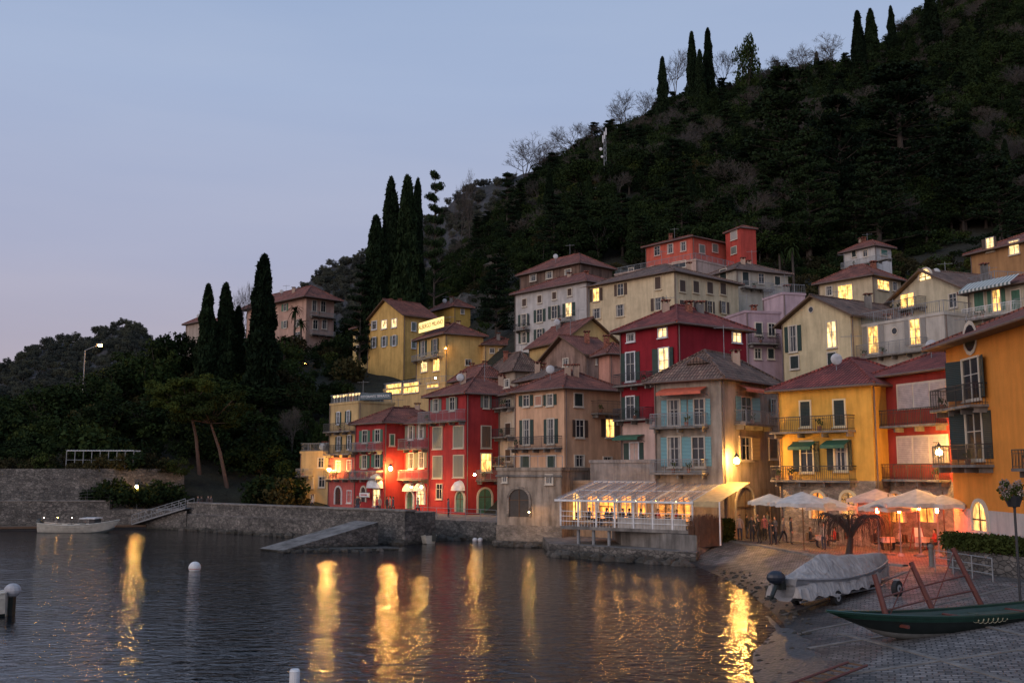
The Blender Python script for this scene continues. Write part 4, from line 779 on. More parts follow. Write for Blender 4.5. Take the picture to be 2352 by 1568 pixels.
def leaves(C,size,asp=1.6,upb=0.,r=None):
    r=r or rng; n=len(C); a=r.normal(size=(n,3)); a[:,2]+=upb; a/=np.linalg.norm(a,axis=1)[:,None]
    b=np.cross(a,r.normal(size=(n,3))); b/=np.linalg.norm(b,axis=1)[:,None]
    s=size*r.uniform(.6,1.3,(n,1)); a=a*s*asp; b=b*s
    return np.stack([C-a*.5,C+b*.5,C+a*.5,C-b*.5],1)
def tube(p,q,r0,r1,n=5):
    p=np.array(p,float);q=np.array(q,float);d=q-p;l=np.linalg.norm(d)+1e-9;d/=l
    x=np.cross(d,[0.3,.9,.31]);x/=np.linalg.norm(x)+1e-9;y=np.cross(d,x); t=np.arange(n+1)*2*np.pi/n
    c=np.cos(t)[:,None]*x+np.sin(t)[:,None]*y; A=p+c*r0;B=q+c*r1
    return np.stack([A[:-1],A[1:],B[1:],B[:-1]],1)
def clumps(cs,rad,per,size,flat=.75,asp=1.5,upb=0.):
    out=[]
    for c,r in zip(cs,rad):
        g=rng.normal(size=(per,3)); g/=np.linalg.norm(g,axis=1)[:,None]; g*=(rng.uniform(.25,1,(per,1))**.5)*r; g[:,2]*=flat; out.append(g+c)
    return leaves(np.concatenate(out),size,asp,upb)
def hedge(name,p,q,w,h,z,n=7000,size=.12,mat=LF):
    p=np.array([*p,0.]);q=np.array([*q,0.]);d=q-p;nn=np.array([-d[1],d[0],0]);nn/=np.linalg.norm(nn)
    C=p+d*rng.random((n,1))+nn*(w*(rng.random((n,1))-.5)); C[:,2]=z+h*rng.random(n)**.6*(1+.15*np.sin(np.arange(n)*.01)); 
    quads_obj(name,[(leaves(C,size),0)],[mat])
hedge('hedge',XY(2170,50),XY(2600,40),1.,.75,2.1,14000,.1,LFG)
hedge('wall_shrub',XY(1640,67.8),XY(1675,69.0),.9,1.4,1.1,5000,.12,LFG)
def reeds(name,p,q,w,h,z,n,mat):
    p=np.array([*p,0.]);q=np.array([*q,0.]);d=q-p;nn=np.array([-d[1],d[0],0]);nn/=np.linalg.norm(nn); B_=p+d*rng.random((n,1))+nn*(w*(rng.random((n,1))-.5)); B_[:,2]=z; T=B_+rng.normal(0,.12,(n,3)); T[:,2]=z+h*rng.uniform(.6,1.1,n); x=np.array([.015,0,0]); quads_obj(name,[(np.stack([B_-x,B_+x,T+x*.3,T-x*.3],1),0)],[mat])
reeds('dry_reeds',XY(1590,66),XY(1645,67.2),.8,1.9,1.0,1600,paint((.16,.08,.05),.9,0,'dry_stems'))
railing('plaza_railing',[XY(2140,48.5),XY(2270,44)],1.15,1.,GREYM,1.5)
c=PZ(2140,1300,1.15); mb=MB(); mb.bar('shaft',CONC,c,c+Vector((0,0,.95)),.13,12,.11); mb.bar('head',CONC,c+Vector((0,0,.95)),c+Vector((0,0,1.1)),.16,12,.1); mb.finish('stone_bollard')
c=P(2338,1290,38); mb=MB(); mb.bar('post',IRON,(c.x,c.y,.9),(c.x,c.y,5.0),.05,8); mb.bar('basket',IRON,(c.x-.02,c.y,4.55),(c.x-.02,c.y,4.95),.2,10,.34); 
for i in range(12): t=i*.5236; mb.bar('basket_ribs',IRON,(c.x,c.y,4.45),(c.x+.33*math.cos(t),c.y+.33*math.sin(t),5.0),.012,4)
em=mb.finish('flower_lamp_post'); cs=np.array([[rng.normal(0,.25),rng.normal(0,.2),rng.uniform(0,.5)] for _ in range(14)]); fl=leafmat((.16,.13,.17),(.35,.28,.33),'flowers')
o=quads_obj('flowers',[(clumps(cs,[.18]*14,60,.05),0),(clumps(cs-[0,0,.1],[.2]*14,80,.06),1)],[fl,LFG],(0,0,0)); o.parent=em; o.location=Vector((c.x,c.y,5.0))-em.location
# ---------- covered boat on trailer
mb=MB(); st=PZ(1800,1372,.75); st.z=.75; bw=PZ(2040,1318,1.1); ax=(bw-st); ax.z=0; LB=ax.length; ax.normalize(); sd=Vector((-ax.y,ax.x,0))
TARP,nt,b=newmat('boat_tarpaulin'); b.inputs['Roughness'].default_value=.8; co=coords(nt,'Object',(1,1,.5)); n1=N(nt,'ShaderNodeTexNoise',Scale=2.5,Detail=5,Distortion=1.2); L(nt,co,0,n1,'Vector'); r=ramp(nt,[(.3,(.28,.255,.24)),(.7,(.44,.41,.39))]); L(nt,n1,'Fac',r,0); L(nt,r,0,b,'Base Color'); bp=N(nt,'ShaderNodeBump',Strength=1,Distance=.2); L(nt,n1,'Fac',bp,'Height'); L(nt,bp,0,b,'Normal')
z0=.75; n=44;m=24; vs=[]
for i in range(n+1):
    t=i/n; bmx=1.0*(1 if t<.4 else max(.02,math.cos((t-.4)/.6*math.pi/2))**.95)*(.8+.2*min(1,t/.1))
    top=np.interp(t,[0,.04,.2,.32,.5,.7,.85,.95,1],[.75,.95,1.4,1.72,1.58,1.5,1.52,1.45,1.25])+z0-.1
    rim=z0+.42+.35*t**2
    for j in range(m+1):
        s=2*j/m-1; a=abs(s); y=bmx*s*(1.02 if a<.9 else 1.05)
        k=a/.85 if a<.85 else 1; z=top+(rim-top)*(k**1.15)
        fold=math.sin(t*26+1.5*math.sin(t*9))*.5+.5*math.sin(t*61+s*2); z-=.09*fold*math.sin(min(k,1)*math.pi); z+=.05*noise.noise(Vector((t*9,s*4,3)))
        if a>.85: z=rim-(a-.85)/.15*(.42+.1*fold)
        p=st+ax*(LB*t)+sd*(y+.05*fold*(1 if s>0 else -1)*k); vs.append((p.x,p.y,z))
fs=[(i*(m+1)+j,i*(m+1)+j+1,(i+1)*(m+1)+j+1,(i+1)*(m+1)+j) for i in range(n) for j in range(m)]; mb.add('tarpaulin',TARP,vs,fs); mb.add('tarpaulin',TARP,vs[:m+1],[tuple(range(m+1))])
GRB=paint((.25,.25,.26),.5,0,'rubber_tube')
hull(mb,'hull',st+Vector((0,0,-.15)),ax,LB*1.0,1.8,.75,[GRB,GRB,GRB,GRB],rake=.9)
q=st-ax*.35; mb.box('outboard_bracket',HB,q-sd*.15+Vector((0,0,.35)),ax*.3,sd*.3,(0,0,.5)); mb.ball('outboard_cowl',paint((.02,.026,.04),.35),q-ax*.15+Vector((0,0,.85)),.36,(1.1,.8,.8),12,8); mb.bar('outboard_leg',HB,q+Vector((0,0,.75)),q-ax*.55+Vector((0,0,.05)),.09); 
for i in range(3): t=i*2.094; mb.box('propeller',HB,q-ax*.62+Vector((0,0,.1)),sd*(.15*math.cos(t))+Vector((0,0,.15*math.sin(t))),ax*.03,sd*-.06*math.sin(t)+Vector((0,0,.06*math.cos(t))))
for k in (-.7,.7): mb.bar('trailer_frame',GREYM,st+ax*.1+sd*k+Vector((0,0,-.12)),st+ax*(LB*.75)+sd*k+Vector((0,0,.0)),.05,4); mb.bar('trailer_frame',GREYM,st+ax*(LB*.75)+sd*k,st+ax*(LB*1.12)+Vector((0,0,.1)),.05,4)
def wheel(mb,c,ax_,r=.33,w=.2):
    mb.bar('tyres',paint((.015,.015,.015),.8,0,'rubber'),c-ax_*w/2,c+ax_*w/2,r,20); mb.bar('rims',paint((.35,.35,.35),.4),c-ax_*(w/2+.01),c+ax_*(w/2+.01),r*.5,14); mb.bar('hubs',IRON,c-ax_*(w/2+.03),c+ax_*(w/2+.03),r*.2,8)
    mb.bar('mudguard',GREYM,c-ax_*.13+Vector((0,0,r+.03)),c+ax_*.13+Vector((0,0,r+.03)),.05,4)
for tt_,kk in ((.28,-.95),(.28,.95)):
    c=st+ax*(LB*tt_)+sd*kk; c.z=zsh(c.x,c.y)+.3; wheel(mb,c,sd,.3)
c=PZ(2060,1341,1.15); c.z=zsh(c.x,c.y)+.33; wheel(mb,c,sd); mb.bar('trailer_frame',GREYM,st+ax*LB*1.1+Vector((0,0,.1)),c,.05,4)
mb.finish('covered_boat_on_trailer',smooth=('tarpaulin','hull'))
# ---------- lucia boat
mb=MB(); bow=PZ(1900,1446,.95); ste=PZ(2470,1392,1.0); ax=(bow-ste); ax.z=0; LB=ax.length; ax.normalize(); sd=Vector((-ax.y,ax.x,0)); o=ste.copy(); o.z=.42
INN=paint((.05,.08,.06),.6); rows=hull(mb,'hull',o,ax,LB,1.9,.68,[HG,HB,paint((.2,.2,.185),.6),INN],transom=.45,sheer=.42,n=26,rake=1.9)
RB=paint((.13,.035,.025),.6,0,'red_wood')
tops=[]
for (u0,v0,u1,v1) in ((2008,1318,2042,1428),(2092,1290,2148,1404),(2188,1258,2258,1388)):
    q=PZ(u1,v1,1.02); t=(q-o).dot(ax); base=o+ax*t+Vector((0,0,.4))
    tp=P(u0,v0,q.y+.3)
    mb.bar('thwarts',RB,o+ax*t-sd*.8+Vector((0,0,.55)),o+ax*t+sd*.8+Vector((0,0,.55)),.06,5); base=q+Vector((0,0,-.15)); mb.bar('hoop_posts',RB,base,tp,.1,6,.085); tops.append((base,tp))
for (b0,t0),(b1,t1) in zip(tops,tops[1:]): mb.bar('tie_rods',RB,b0.lerp(t0,.55),b1.lerp(t1,.55),.03,5); mb.bar('tie_rods',RB,b0.lerp(t0,.12),b1.lerp(t1,.95),.022,5); mb.bar('tie_rods',RB,b0.lerp(t0,.3),b1.lerp(t1,.3),.03,5)
for i in range(3): q=o+ax*(1.2+1.6*i)+Vector((0,0,.5)); mb.box('seats',INN,q-sd*.75,sd*1.5,ax*.3,(0,0,.06))
sc_=paint((.6,.58,.4))
def hp(t,w):
    x=t*26; i=int(x); f=x-i; A_=rows[i][18].lerp(rows[i+1][18],f); B_=rows[i][16].lerp(rows[i+1][16],f); return A_.lerp(B_,w)+sd*.03
pr=None
for k in range(120):
    x=k/119; t=.53-.13*x; w=.5+.3*math.sin(x*44)*math.sin(math.pi*x)**.4; t+=.005*math.cos(x*44); p=hp(t,w)
    if pr is not None: mb.bar('scroll_ornament',sc_,pr,p,.009,4)
    pr=p
mb.finish('lucia_boat',smooth=('hull',))
for (u0,v0,u1,v1) in ((1740,1590,1990,1500),):
    mb=MB(); a=PZ(u0,v0,.35);b=PZ(u1,v1,.75); nn=Vector((-(b-a).y,(b-a).x,0)).normalized()*.6; a.z=zsh(a.x,a.y); b.z=zsh(b.x,b.y)+.05
    mb.bar('rail',RB,a+Vector((0,0,.1)),b+Vector((0,0,.1)),.04,5); mb.bar('rail',RB,a+nn+Vector((0,0,.1)),b+nn+Vector((0,0,.1)),.04,5)
    for i in range(12): q=a.lerp(b,i/11)+Vector((0,0,.07)); mb.bar('sleepers',WOOD,q,q+nn,.035,4)
    mb.finish('slipway_rails')
# ---------- rocks on the hill
def outcrop(u,v,Y,w,h,seed):
    c=P(u,v,Y); c.z=hz(c.x,c.y)-h*.45; vs=[]; n=26;m=14
    for j in range(m+1):
        th=math.pi*j/m
        for i in range(n):
            ph=6.2832*i/n; d=Vector((math.sin(th)*math.cos(ph),math.sin(th)*math.sin(ph),math.cos(th))); k=1+.5*noise.noise(d*1.3+Vector((seed,0,0)))+.38*noise.noise(d*4+Vector((seed,3,0)))+.2*noise.noise(d*9)
            vs.append(c+Vector((d.x*w,d.y*w*.5,d.z*h))*k)
    mb=MB(); mb.add('r',ROCK,vs,[(j*n+i,(j+1)*n+i,(j+1)*n+(i+1)%n,j*n+(i+1)%n) for j in range(m) for i in range(n)]); mb.finish('rock_outcrop')
for k,q in enumerate([(1345,500,215,5,5),(1395,525,205,4,4),(1300,545,205,4,4),(1205,520,225,6,5),(1180,560,205,5,3),(1060,620,195,5,4),(1110,660,185,5,3),(960,640,195,5,6),(905,665,185,4,4),(1020,680,180,5,3)]): outcrop(*q,k*3.1)
for k,(u0,u1,Y_) in enumerate(((1130,1250,215),(1240,1330,200),(950,1090,192),(1000,1140,178),(1330,1440,190))):
    mb=MB(); a=P(u0,600,Y_); b=P(u1,600,Y_+4)
    for i in range(8):
        p=a.lerp(b,i/8); q=a.lerp(b,(i+1)/8); z=hz(p.x,p.y)-.5; mb.box('w',STW,(p.x,p.y,z),(q.x-p.x,q.y-p.y,0),(0,.6,0),(0,0,2.2))
    mb.finish('terrace_wall')
# ---------- trees
def branchy(base,h,r0,levels,spread=.5,droop=0,twig=.012,nb=3,seed=1):
    R=random.Random(seed); out=[]
    def rec(p,d,l,r,lv):
        k=3; q=np.array(p,float); dd=np.array(d,float)
        for i in range(k):
            dd=dd+np.array([R.gauss(0,.12),R.gauss(0,.12),R.gauss(0,.08)-droop*(levels-lv)*.08]); dd/=np.linalg.norm(dd); q2=q+dd*l/k
            out.append(tube(q,q2,r*(1-.3*i/k),r*(1-.3*(i+1)/k),5 if lv>levels-2 else 3)); q=q2
            if lv>0 and i>0:
                for b in range(nb if i==k-1 else 1):
                    a=np.array([R.gauss(0,1),R.gauss(0,1),R.gauss(.2,.6)]); nd=dd*(1-spread*.5)+a*spread*.75; nd/=np.linalg.norm(nd); rec(q,nd,l*R.uniform(.6,.8),max(twig,r*.55),lv-1)
    rec(base,(0,0,1),h*.36,r0,levels); return np.concatenate(out)
def m_bare(seed): return quads_obj('bare',[(branchy((0,0,0),1*10,.2,5,.62,0,.018,3,seed),0)],[TWIG],link=False)
def m_broad(seed,dens=70,leaf=.33,mat=None,h=10.):
    global rng; rng=np.random.default_rng(seed)
    n=34; g=rng.normal(size=(n,3)); g/=np.linalg.norm(g,axis=1)[:,None]; g*=rng.uniform(.45,1,(n,1)); cs=g*[3.6,3.6,3.4]+[0,0,h*.56]; cs[:,2]=np.maximum(cs[:,2],h*.15); rad=rng.uniform(.9,1.7,n)
    wood=[tube((0,0,0),(.2,.1,h*.35),.3,.2,6)]+[tube((.2,.1,h*.3),c,.14,.03,4) for c in cs[:16]]
    return quads_obj('broad',[(np.concatenate(wood),0),(clumps(cs,rad,dens,leaf),1)],[BARK,mat or LF],link=False)
def m_cyp(seed,n=9000,h=15.,R=1.5):
    global rng; rng=np.random.default_rng(seed); t=rng.random(n)**.85; ang=rng.uniform(0,6.283,n)
    prof=np.minimum(1,(t/.1)**.6+.25)*np.clip(1-t,0,1)**.5*1.1
    lump=np.array([noise.noise(Vector((math.cos(a)*1.6,math.sin(a)*1.6,tt*9+seed))) for a,tt in zip(ang,t)])
    rr=R*prof*(1+.55*lump)*rng.uniform(.72,1.08,n); C=np.stack([rr*np.cos(ang),rr*np.sin(ang),.6+t*h*.97],1)
    return quads_obj('cyp',[(tube((0,0,0),(0,0,h*.8),.2,.05,6),0),(leaves(C,.26,2.4,1.6),1)],[BARK,LFC],link=False)
def m_cedar(seed,h=16.,R=6.,tiers=11,dens=46,top=.35):
    global rng; rng=np.random.default_rng(seed); wood=[tube((0,0,0),(.1,0,h*.95),.38,.06,7)]; cs=[];rad=[]
    for k in range(tiers):
        t=.22+.76*k/(tiers-1); rt=R*(1-t)**.6*(.75+.35*rng.random())+R*.1
        for b in range(7):
            a=rng.uniform(0,6.283); l=rt*rng.uniform(.6,1.1); z=h*t+rng.normal(0,.15); e=np.array([l*math.cos(a),l*math.sin(a),z+.08*l]); wood.append(tube((0,0,z-.3),e,.09,.02,4))
            for s in np.arange(.3,1.01,.17): cs.append(np.array([0,0,z])*(1-s)+e*s+[rng.normal(0,.3),rng.normal(0,.3),.1]); rad.append(.55+.5*(1-abs(s-.6)))
    return quads_obj('cedar',[(np.concatenate(wood),0),(clumps(cs,rad,dens//2,.26,.28),1)],[BARK,LFC],link=False)
def m_shrub(seed,mat):
    global rng; rng=np.random.default_rng(seed); n=14; g=rng.normal(size=(n,3)); g/=np.linalg.norm(g,axis=1)[:,None]; cs=g*[1.5,1.5,.8]+[0,0,1.1]
    return quads_obj('shrub',[(clumps(cs,rng.uniform(.5,.9,n),60,.2),0)],[mat],link=False)
def m_palm(seed):
    global rng; rng=np.random.default_rng(seed); q=[tube((0,0,0),(.1,0,4.5),.2,.17,8)]; lv=[]
    for i in range(34):
        a=rng.uniform(0,6.283); up=rng.uniform(-.5,1.1); p=np.array([.1,0,4.5]); d=np.array([math.cos(a),math.sin(a),up]); d/=np.linalg.norm(d)
        for s in range(6):
            p2=p+d*.28; w=.22*(1-s/7); x=np.cross(d,[0,0,1.]); x/=np.linalg.norm(x)+1e-9; lv.append(np.stack([p-x*w,p2-x*w*.8,p2+x*w*.8,p+x*w])[None]); p=p2; d=d+np.array([0,0,-.22]); d/=np.linalg.norm(d)
    return quads_obj('palm',[(np.concatenate(q),0),(np.concatenate(lv),1)],[BARK,LF],link=False)
BROAD=[m_broad(i) for i in range(5)]; BARE=[m_bare(i+20) for i in range(4)]; CYP=[m_cyp(i+3) for i in range(4)]; CED=[m_cedar(i+5) for i in range(3)]; SHR=[m_shrub(1,LF),m_shrub(2,LF),m_shrub(3,LFB),m_shrub(4,LFG)]
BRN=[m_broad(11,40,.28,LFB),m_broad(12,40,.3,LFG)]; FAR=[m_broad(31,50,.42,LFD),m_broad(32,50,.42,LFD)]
def inst(me,name,x,y,z,s,parent=None,sx=None,lean=(0,0)):
    o=bpy.data.objects.new(name,me); o.location=(x,y,z); sx=sx or s; o.scale=(sx,sx,s); o.rotation_euler=(lean[0],lean[1],random.uniform(0,6.28)); S.collection.objects.link(o)
    if parent: o.parent=parent
    return o
NH={'cyp':15.5,'broad':10.,'bare':10.,'cedar':15.6}
def plant(name,kind,u,vt,Y,wpx=None,i=0,zb=None):
    me={'cyp':CYP,'broad':BROAD,'bare':BARE,'cedar':CED}[kind]; me=me[i%len(me)]; p=P(u,vt,Y); z=hz(p.x,p.y)-.3 if zb is None else zb; s=max(.15,(p.z-z)/NH[kind]); nat={'cyp':2.8,'broad':9.5,'bare':9,'cedar':11}[kind]
    sx=(wpx/F*Y)/nat if wpx else None
    return inst(me,name,p.x,p.y,z,s,None,sx)
for k,(u_,v_,Y_,w_) in enumerate([(479,648,140,46),(520,646,142,50),(548,700,144,40),(608,580,140,66),(864,490,170,60),(899,402,172,56),(936,398,170,62),(960,405,176,36),(1521,128,330,28),(1588,70,350,28),(1606,112,345,26),(1625,62,350,28),(1968,22,330,34),(1998,18,330,36),(2045,12,340,24),(2135,-20,320,44),(1640,210,290,40),(1615,190,300,26),(2090,80,300,40),(2220,60,260,44)]):
    plant('cypress_tree','cyp',u_,v_,Y_,w_,k)
for k,(u_,v_,Y_,w_) in enumerate([(1000,408,200,80),(1800,175,215,270),(2060,165,205,330),(1925,240,190,240),(2200,300,185,260),(830,618,168,90),(1165,405,230,70),(1140,600,150,120),(1720,330,230,180),(1560,400,240,150),(1850,330,178,190),(2010,350,175,220),(2290,380,160,200)]):
    plant('cedar_tree','cedar',u_,v_,Y_,w_,k)
plant('oak_tree','broad',1714,62,350,80,2)
for k,(u_,v_,Y_,w_) in enumerate([(1200,318,330,120),(1250,335,330,90),(1320,280,340,100),(1420,215,350,120),(1470,210,350,90),(1550,125,365,90),(1650,115,365,90),(1850,105,360,100),(1920,75,360,100),(560,655,155,60),(672,930,125,80),(1080,400,300,50),(1060,420,300,50),(1780,140,360,90)]):
    plant('bare_tree','bare',u_,v_,Y_,w_,k)
em=bpy.data.objects.new('garden_woodland',None); S.collection.objects.link(em)
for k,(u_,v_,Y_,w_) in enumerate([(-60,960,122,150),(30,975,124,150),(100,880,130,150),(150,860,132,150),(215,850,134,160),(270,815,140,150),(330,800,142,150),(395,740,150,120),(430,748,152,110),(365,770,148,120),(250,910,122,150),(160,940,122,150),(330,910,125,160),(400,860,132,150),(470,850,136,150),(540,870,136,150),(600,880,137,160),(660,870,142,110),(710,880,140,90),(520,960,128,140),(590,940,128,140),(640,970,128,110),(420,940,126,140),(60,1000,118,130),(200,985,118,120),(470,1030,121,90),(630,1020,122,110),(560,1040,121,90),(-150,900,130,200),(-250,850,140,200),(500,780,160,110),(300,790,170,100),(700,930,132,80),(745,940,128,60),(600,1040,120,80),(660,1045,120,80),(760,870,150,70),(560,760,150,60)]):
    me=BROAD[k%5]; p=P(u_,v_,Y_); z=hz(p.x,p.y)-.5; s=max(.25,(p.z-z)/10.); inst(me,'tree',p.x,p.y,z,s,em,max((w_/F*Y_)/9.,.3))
em2=bpy.data.objects.new('shore_shrubs',None); S.collection.objects.link(em2)
for (u_,Y_,s_) in ((270,107,1.4),(310,108,1.2),(350,108,1.3),(380,109,1.1),(240,108,1.3),(430,119,1.3),(480,121,1.4),(520,120,1.2),(560,121,1.3),(610,122,1.4),(650,122,1.2),(90,113.5,1.),(30,113.5,1.),(370,109,1.3)):
    p=P(u_,1150,Y_); z=max(1.9 if Y_<112 else hz(p.x,p.y),1.6); inst(SHR[0],'shrub',p.x,p.y,z,s_,em2)
for i in range(40):
    u_=random.uniform(-300,420); p=P(u_,1150,random.uniform(110.6,112.6)); inst(random.choice(SHR),'shrub',p.x,p.y,5.5,random.uniform(.5,1.1),em2)
def ok(x,y,r):
    return all((x-a)**2+(y-b)**2>(c+r)**2 for a,b,c in FOOT)
for it in range(420):
    u=random.uniform(-500,880); y=random.uniform(114,190); x=(u-CX)/F*y
    if ok(x,y,.5): inst(random.choice(SHR[:2]+SHR[:2]+SHR[2:]),'shrub',x,y,hz(x,y)-.3,random.uniform(.8,1.9),em2)
def pine(u0,v0,u1,v1,Y,seed):
    global rng; rng=np.random.default_rng(seed); a=np.array(P(u0,v0,Y)); b=np.array(P(u1,v1,Y)); z=hz(a[0],a[1])-.3; a[2]=min(z,a[2]); q=[tube(a,(a+b)/2+[.3,0,0],.24,.18,7),tube((a+b)/2+[.3,0,0],b,.18,.1,6)]; cs=[];rad=[]
    for i in range(26):
        c=b+[rng.normal(0,2.),rng.normal(0,2.),rng.uniform(-1.6,1.8)]; q.append(tube((a+b)/2*.3+b*.7,c,.07,.02,4))
        for k in range(3): cs.append(c+rng.normal(0,.6,3)*[1,1,.35]); rad.append(rng.uniform(.6,1.1))
    quads_obj('umbrella_pine',[(np.concatenate(q),0),(clumps(cs,rad,110,.2,.4),1)],[paint((.1,.06,.045),.9,0,'pine_bark'),LFG])
pine(460,1058,430,910,117,3); pine(525,1060,475,945,116,4)
PM=m_palm(2)
for (u_,v_,Y_) in ((678,695,178),(693,728,176),(1820,545,150),(330,1000,117),(655,770,170),(1790,560,152)):
    p=P(u_,v_,Y_); z=hz(p.x,p.y); inst(PM,'palm_tree',p.x,p.y,z,max(.5,(p.z-z)/5.3),None,1.)
ef=bpy.data.objects.new('hillside_forest',None); S.collection.objects.link(ef)
cnt=0; random.seed(5)
for it in range(5400):
    y=128+ (395-128)*random.random()**.8; u=random.uniform(560,2750) if y>140 else random.uniform(1000,2700); x=(u-CX)/F*y
    if u<960 and y>260: continue
    if not ok(x,y,1.5): continue
    scr=noise.noise(Vector((x*.025+7,y*.025,2)))
    rocky=(900<u<1440 and scr>.0 and y<300) 
    z=hz(x,y)-.4; r=random.random()
    near=(y<178 and u>1150) or (y<206 and u<=1150)
    if near:
        if r<.55: me,s=random.choice(SHR),random.uniform(.6,1.3)
        elif r<.62 and y>166: me,s=BROAD[it%5],random.uniform(.3,.5)
        else: continue
    elif rocky:
        if r<.5: me,s=random.choice(SHR),random.uniform(.8,1.8)
        elif r<.62: me,s=random.choice(BARE),random.uniform(.35,.65)
        elif r<.75: me,s=BROAD[it%5],random.uniform(.35,.6)
        else: continue
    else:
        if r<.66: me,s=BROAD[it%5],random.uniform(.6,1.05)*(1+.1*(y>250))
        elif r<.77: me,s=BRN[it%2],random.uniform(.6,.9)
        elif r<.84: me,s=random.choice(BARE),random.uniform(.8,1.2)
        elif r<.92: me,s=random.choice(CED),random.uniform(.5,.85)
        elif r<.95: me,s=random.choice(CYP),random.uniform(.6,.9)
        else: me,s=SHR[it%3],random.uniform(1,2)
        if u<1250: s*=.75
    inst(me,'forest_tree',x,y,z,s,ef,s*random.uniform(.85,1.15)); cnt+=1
ed=bpy.data.objects.new('distant_forest',None); S.collection.objects.link(ed)
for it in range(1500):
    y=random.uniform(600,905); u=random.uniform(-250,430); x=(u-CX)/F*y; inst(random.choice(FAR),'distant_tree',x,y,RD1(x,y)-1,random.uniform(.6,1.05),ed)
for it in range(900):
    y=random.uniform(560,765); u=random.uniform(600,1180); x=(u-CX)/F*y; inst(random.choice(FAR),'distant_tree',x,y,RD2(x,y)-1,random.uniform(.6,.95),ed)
# antenna mast
mb=MB(); p=P(1390,440,250); t=P(1390,305,250); 
for i in range(3):
    a=2.094*i; mb.bar('lattice',GREYM,(p.x+.5*math.cos(a),p.y+.5*math.sin(a),p.z-6),(p.x+.3*math.cos(a),p.y+.3*math.sin(a),t.z),.09,4)
for k in range(16):
    z=p.z-6+(t.z-p.z+6)*k/16
    for i in range(3):
        a=2.094*i;b=2.094*(i+1); mb.bar('lattice',GREYM,(p.x+.5*math.cos(a),p.y+.5*math.sin(a),z),(p.x+.45*math.cos(b),p.y+.45*math.sin(b),z+1.2),.05,4)
for k in range(3):
    mb.box('panels',WHITE,(p.x-.2+.4*(k-1),p.y-.5,t.z-2.8+1.0*k),(.3,0,0),(0,.25,0),(0,0,1.9)); 
mb.ball('dish',WHITE,(p.x-1,p.y-.3,t.z-4.5),.45,(1,.35,1)); mb.ball('dish',WHITE,(p.x-.7,p.y-.3,t.z-6.5),.35,(1,.35,1)); mb.finish('antenna_mast')
# weeping tree in the plaza
c=PZ(1950,1276,1.17); R=random.Random(3); q=[]; b0=np.array(c); q.append(tube(b0,b0+[.15,0,1.0],.2,.15,8)); k0=b0+[.15,0,1.0]
for i in range(10):
    a=i*.63+R.random()*.3; ln=R.uniform(1.2,2.1); pts=[k0]
    for s in range(1,6):
        f=s/5; pts.append(k0+np.array([ln*f*math.cos(a+.5*math.sin(f*3)),ln*.8*f*math.sin(a+.5*math.sin(f*3)),1.25*math.sin(f*2.1)+R.gauss(0,.06)]))
    for s in range(5): q.append(tube(pts[s],pts[s+1],.1*(1-s/6.5),.1*(1-(s+1)/6.5),6))
    for j in range(26):
        f=R.uniform(1.5,4.99); s=int(f); p=pts[s]*(1-(f-s))+pts[s+1]*(f-s); aa=a+R.gauss(0,.8); d=np.array([math.cos(aa),math.sin(aa),.35]); nseg=R.randint(8,15)
        for s in range(nseg):
            p2=p+d*.17; q.append(tube(p,p2,.013*(1-s/20),.013*(1-(s+1)/20),3)); p=p2; d=d*np.array([.8,.8,1])+np.array([R.gauss(0,.07),R.gauss(0,.07),-.3]); d/=max(1,np.linalg.norm(d))
            if p[2]<c.z+.35: break
quads_obj('weeping_tree',[(np.concatenate(q),0)],[paint((.06,.042,.035),.9,0,'dark_bark')])
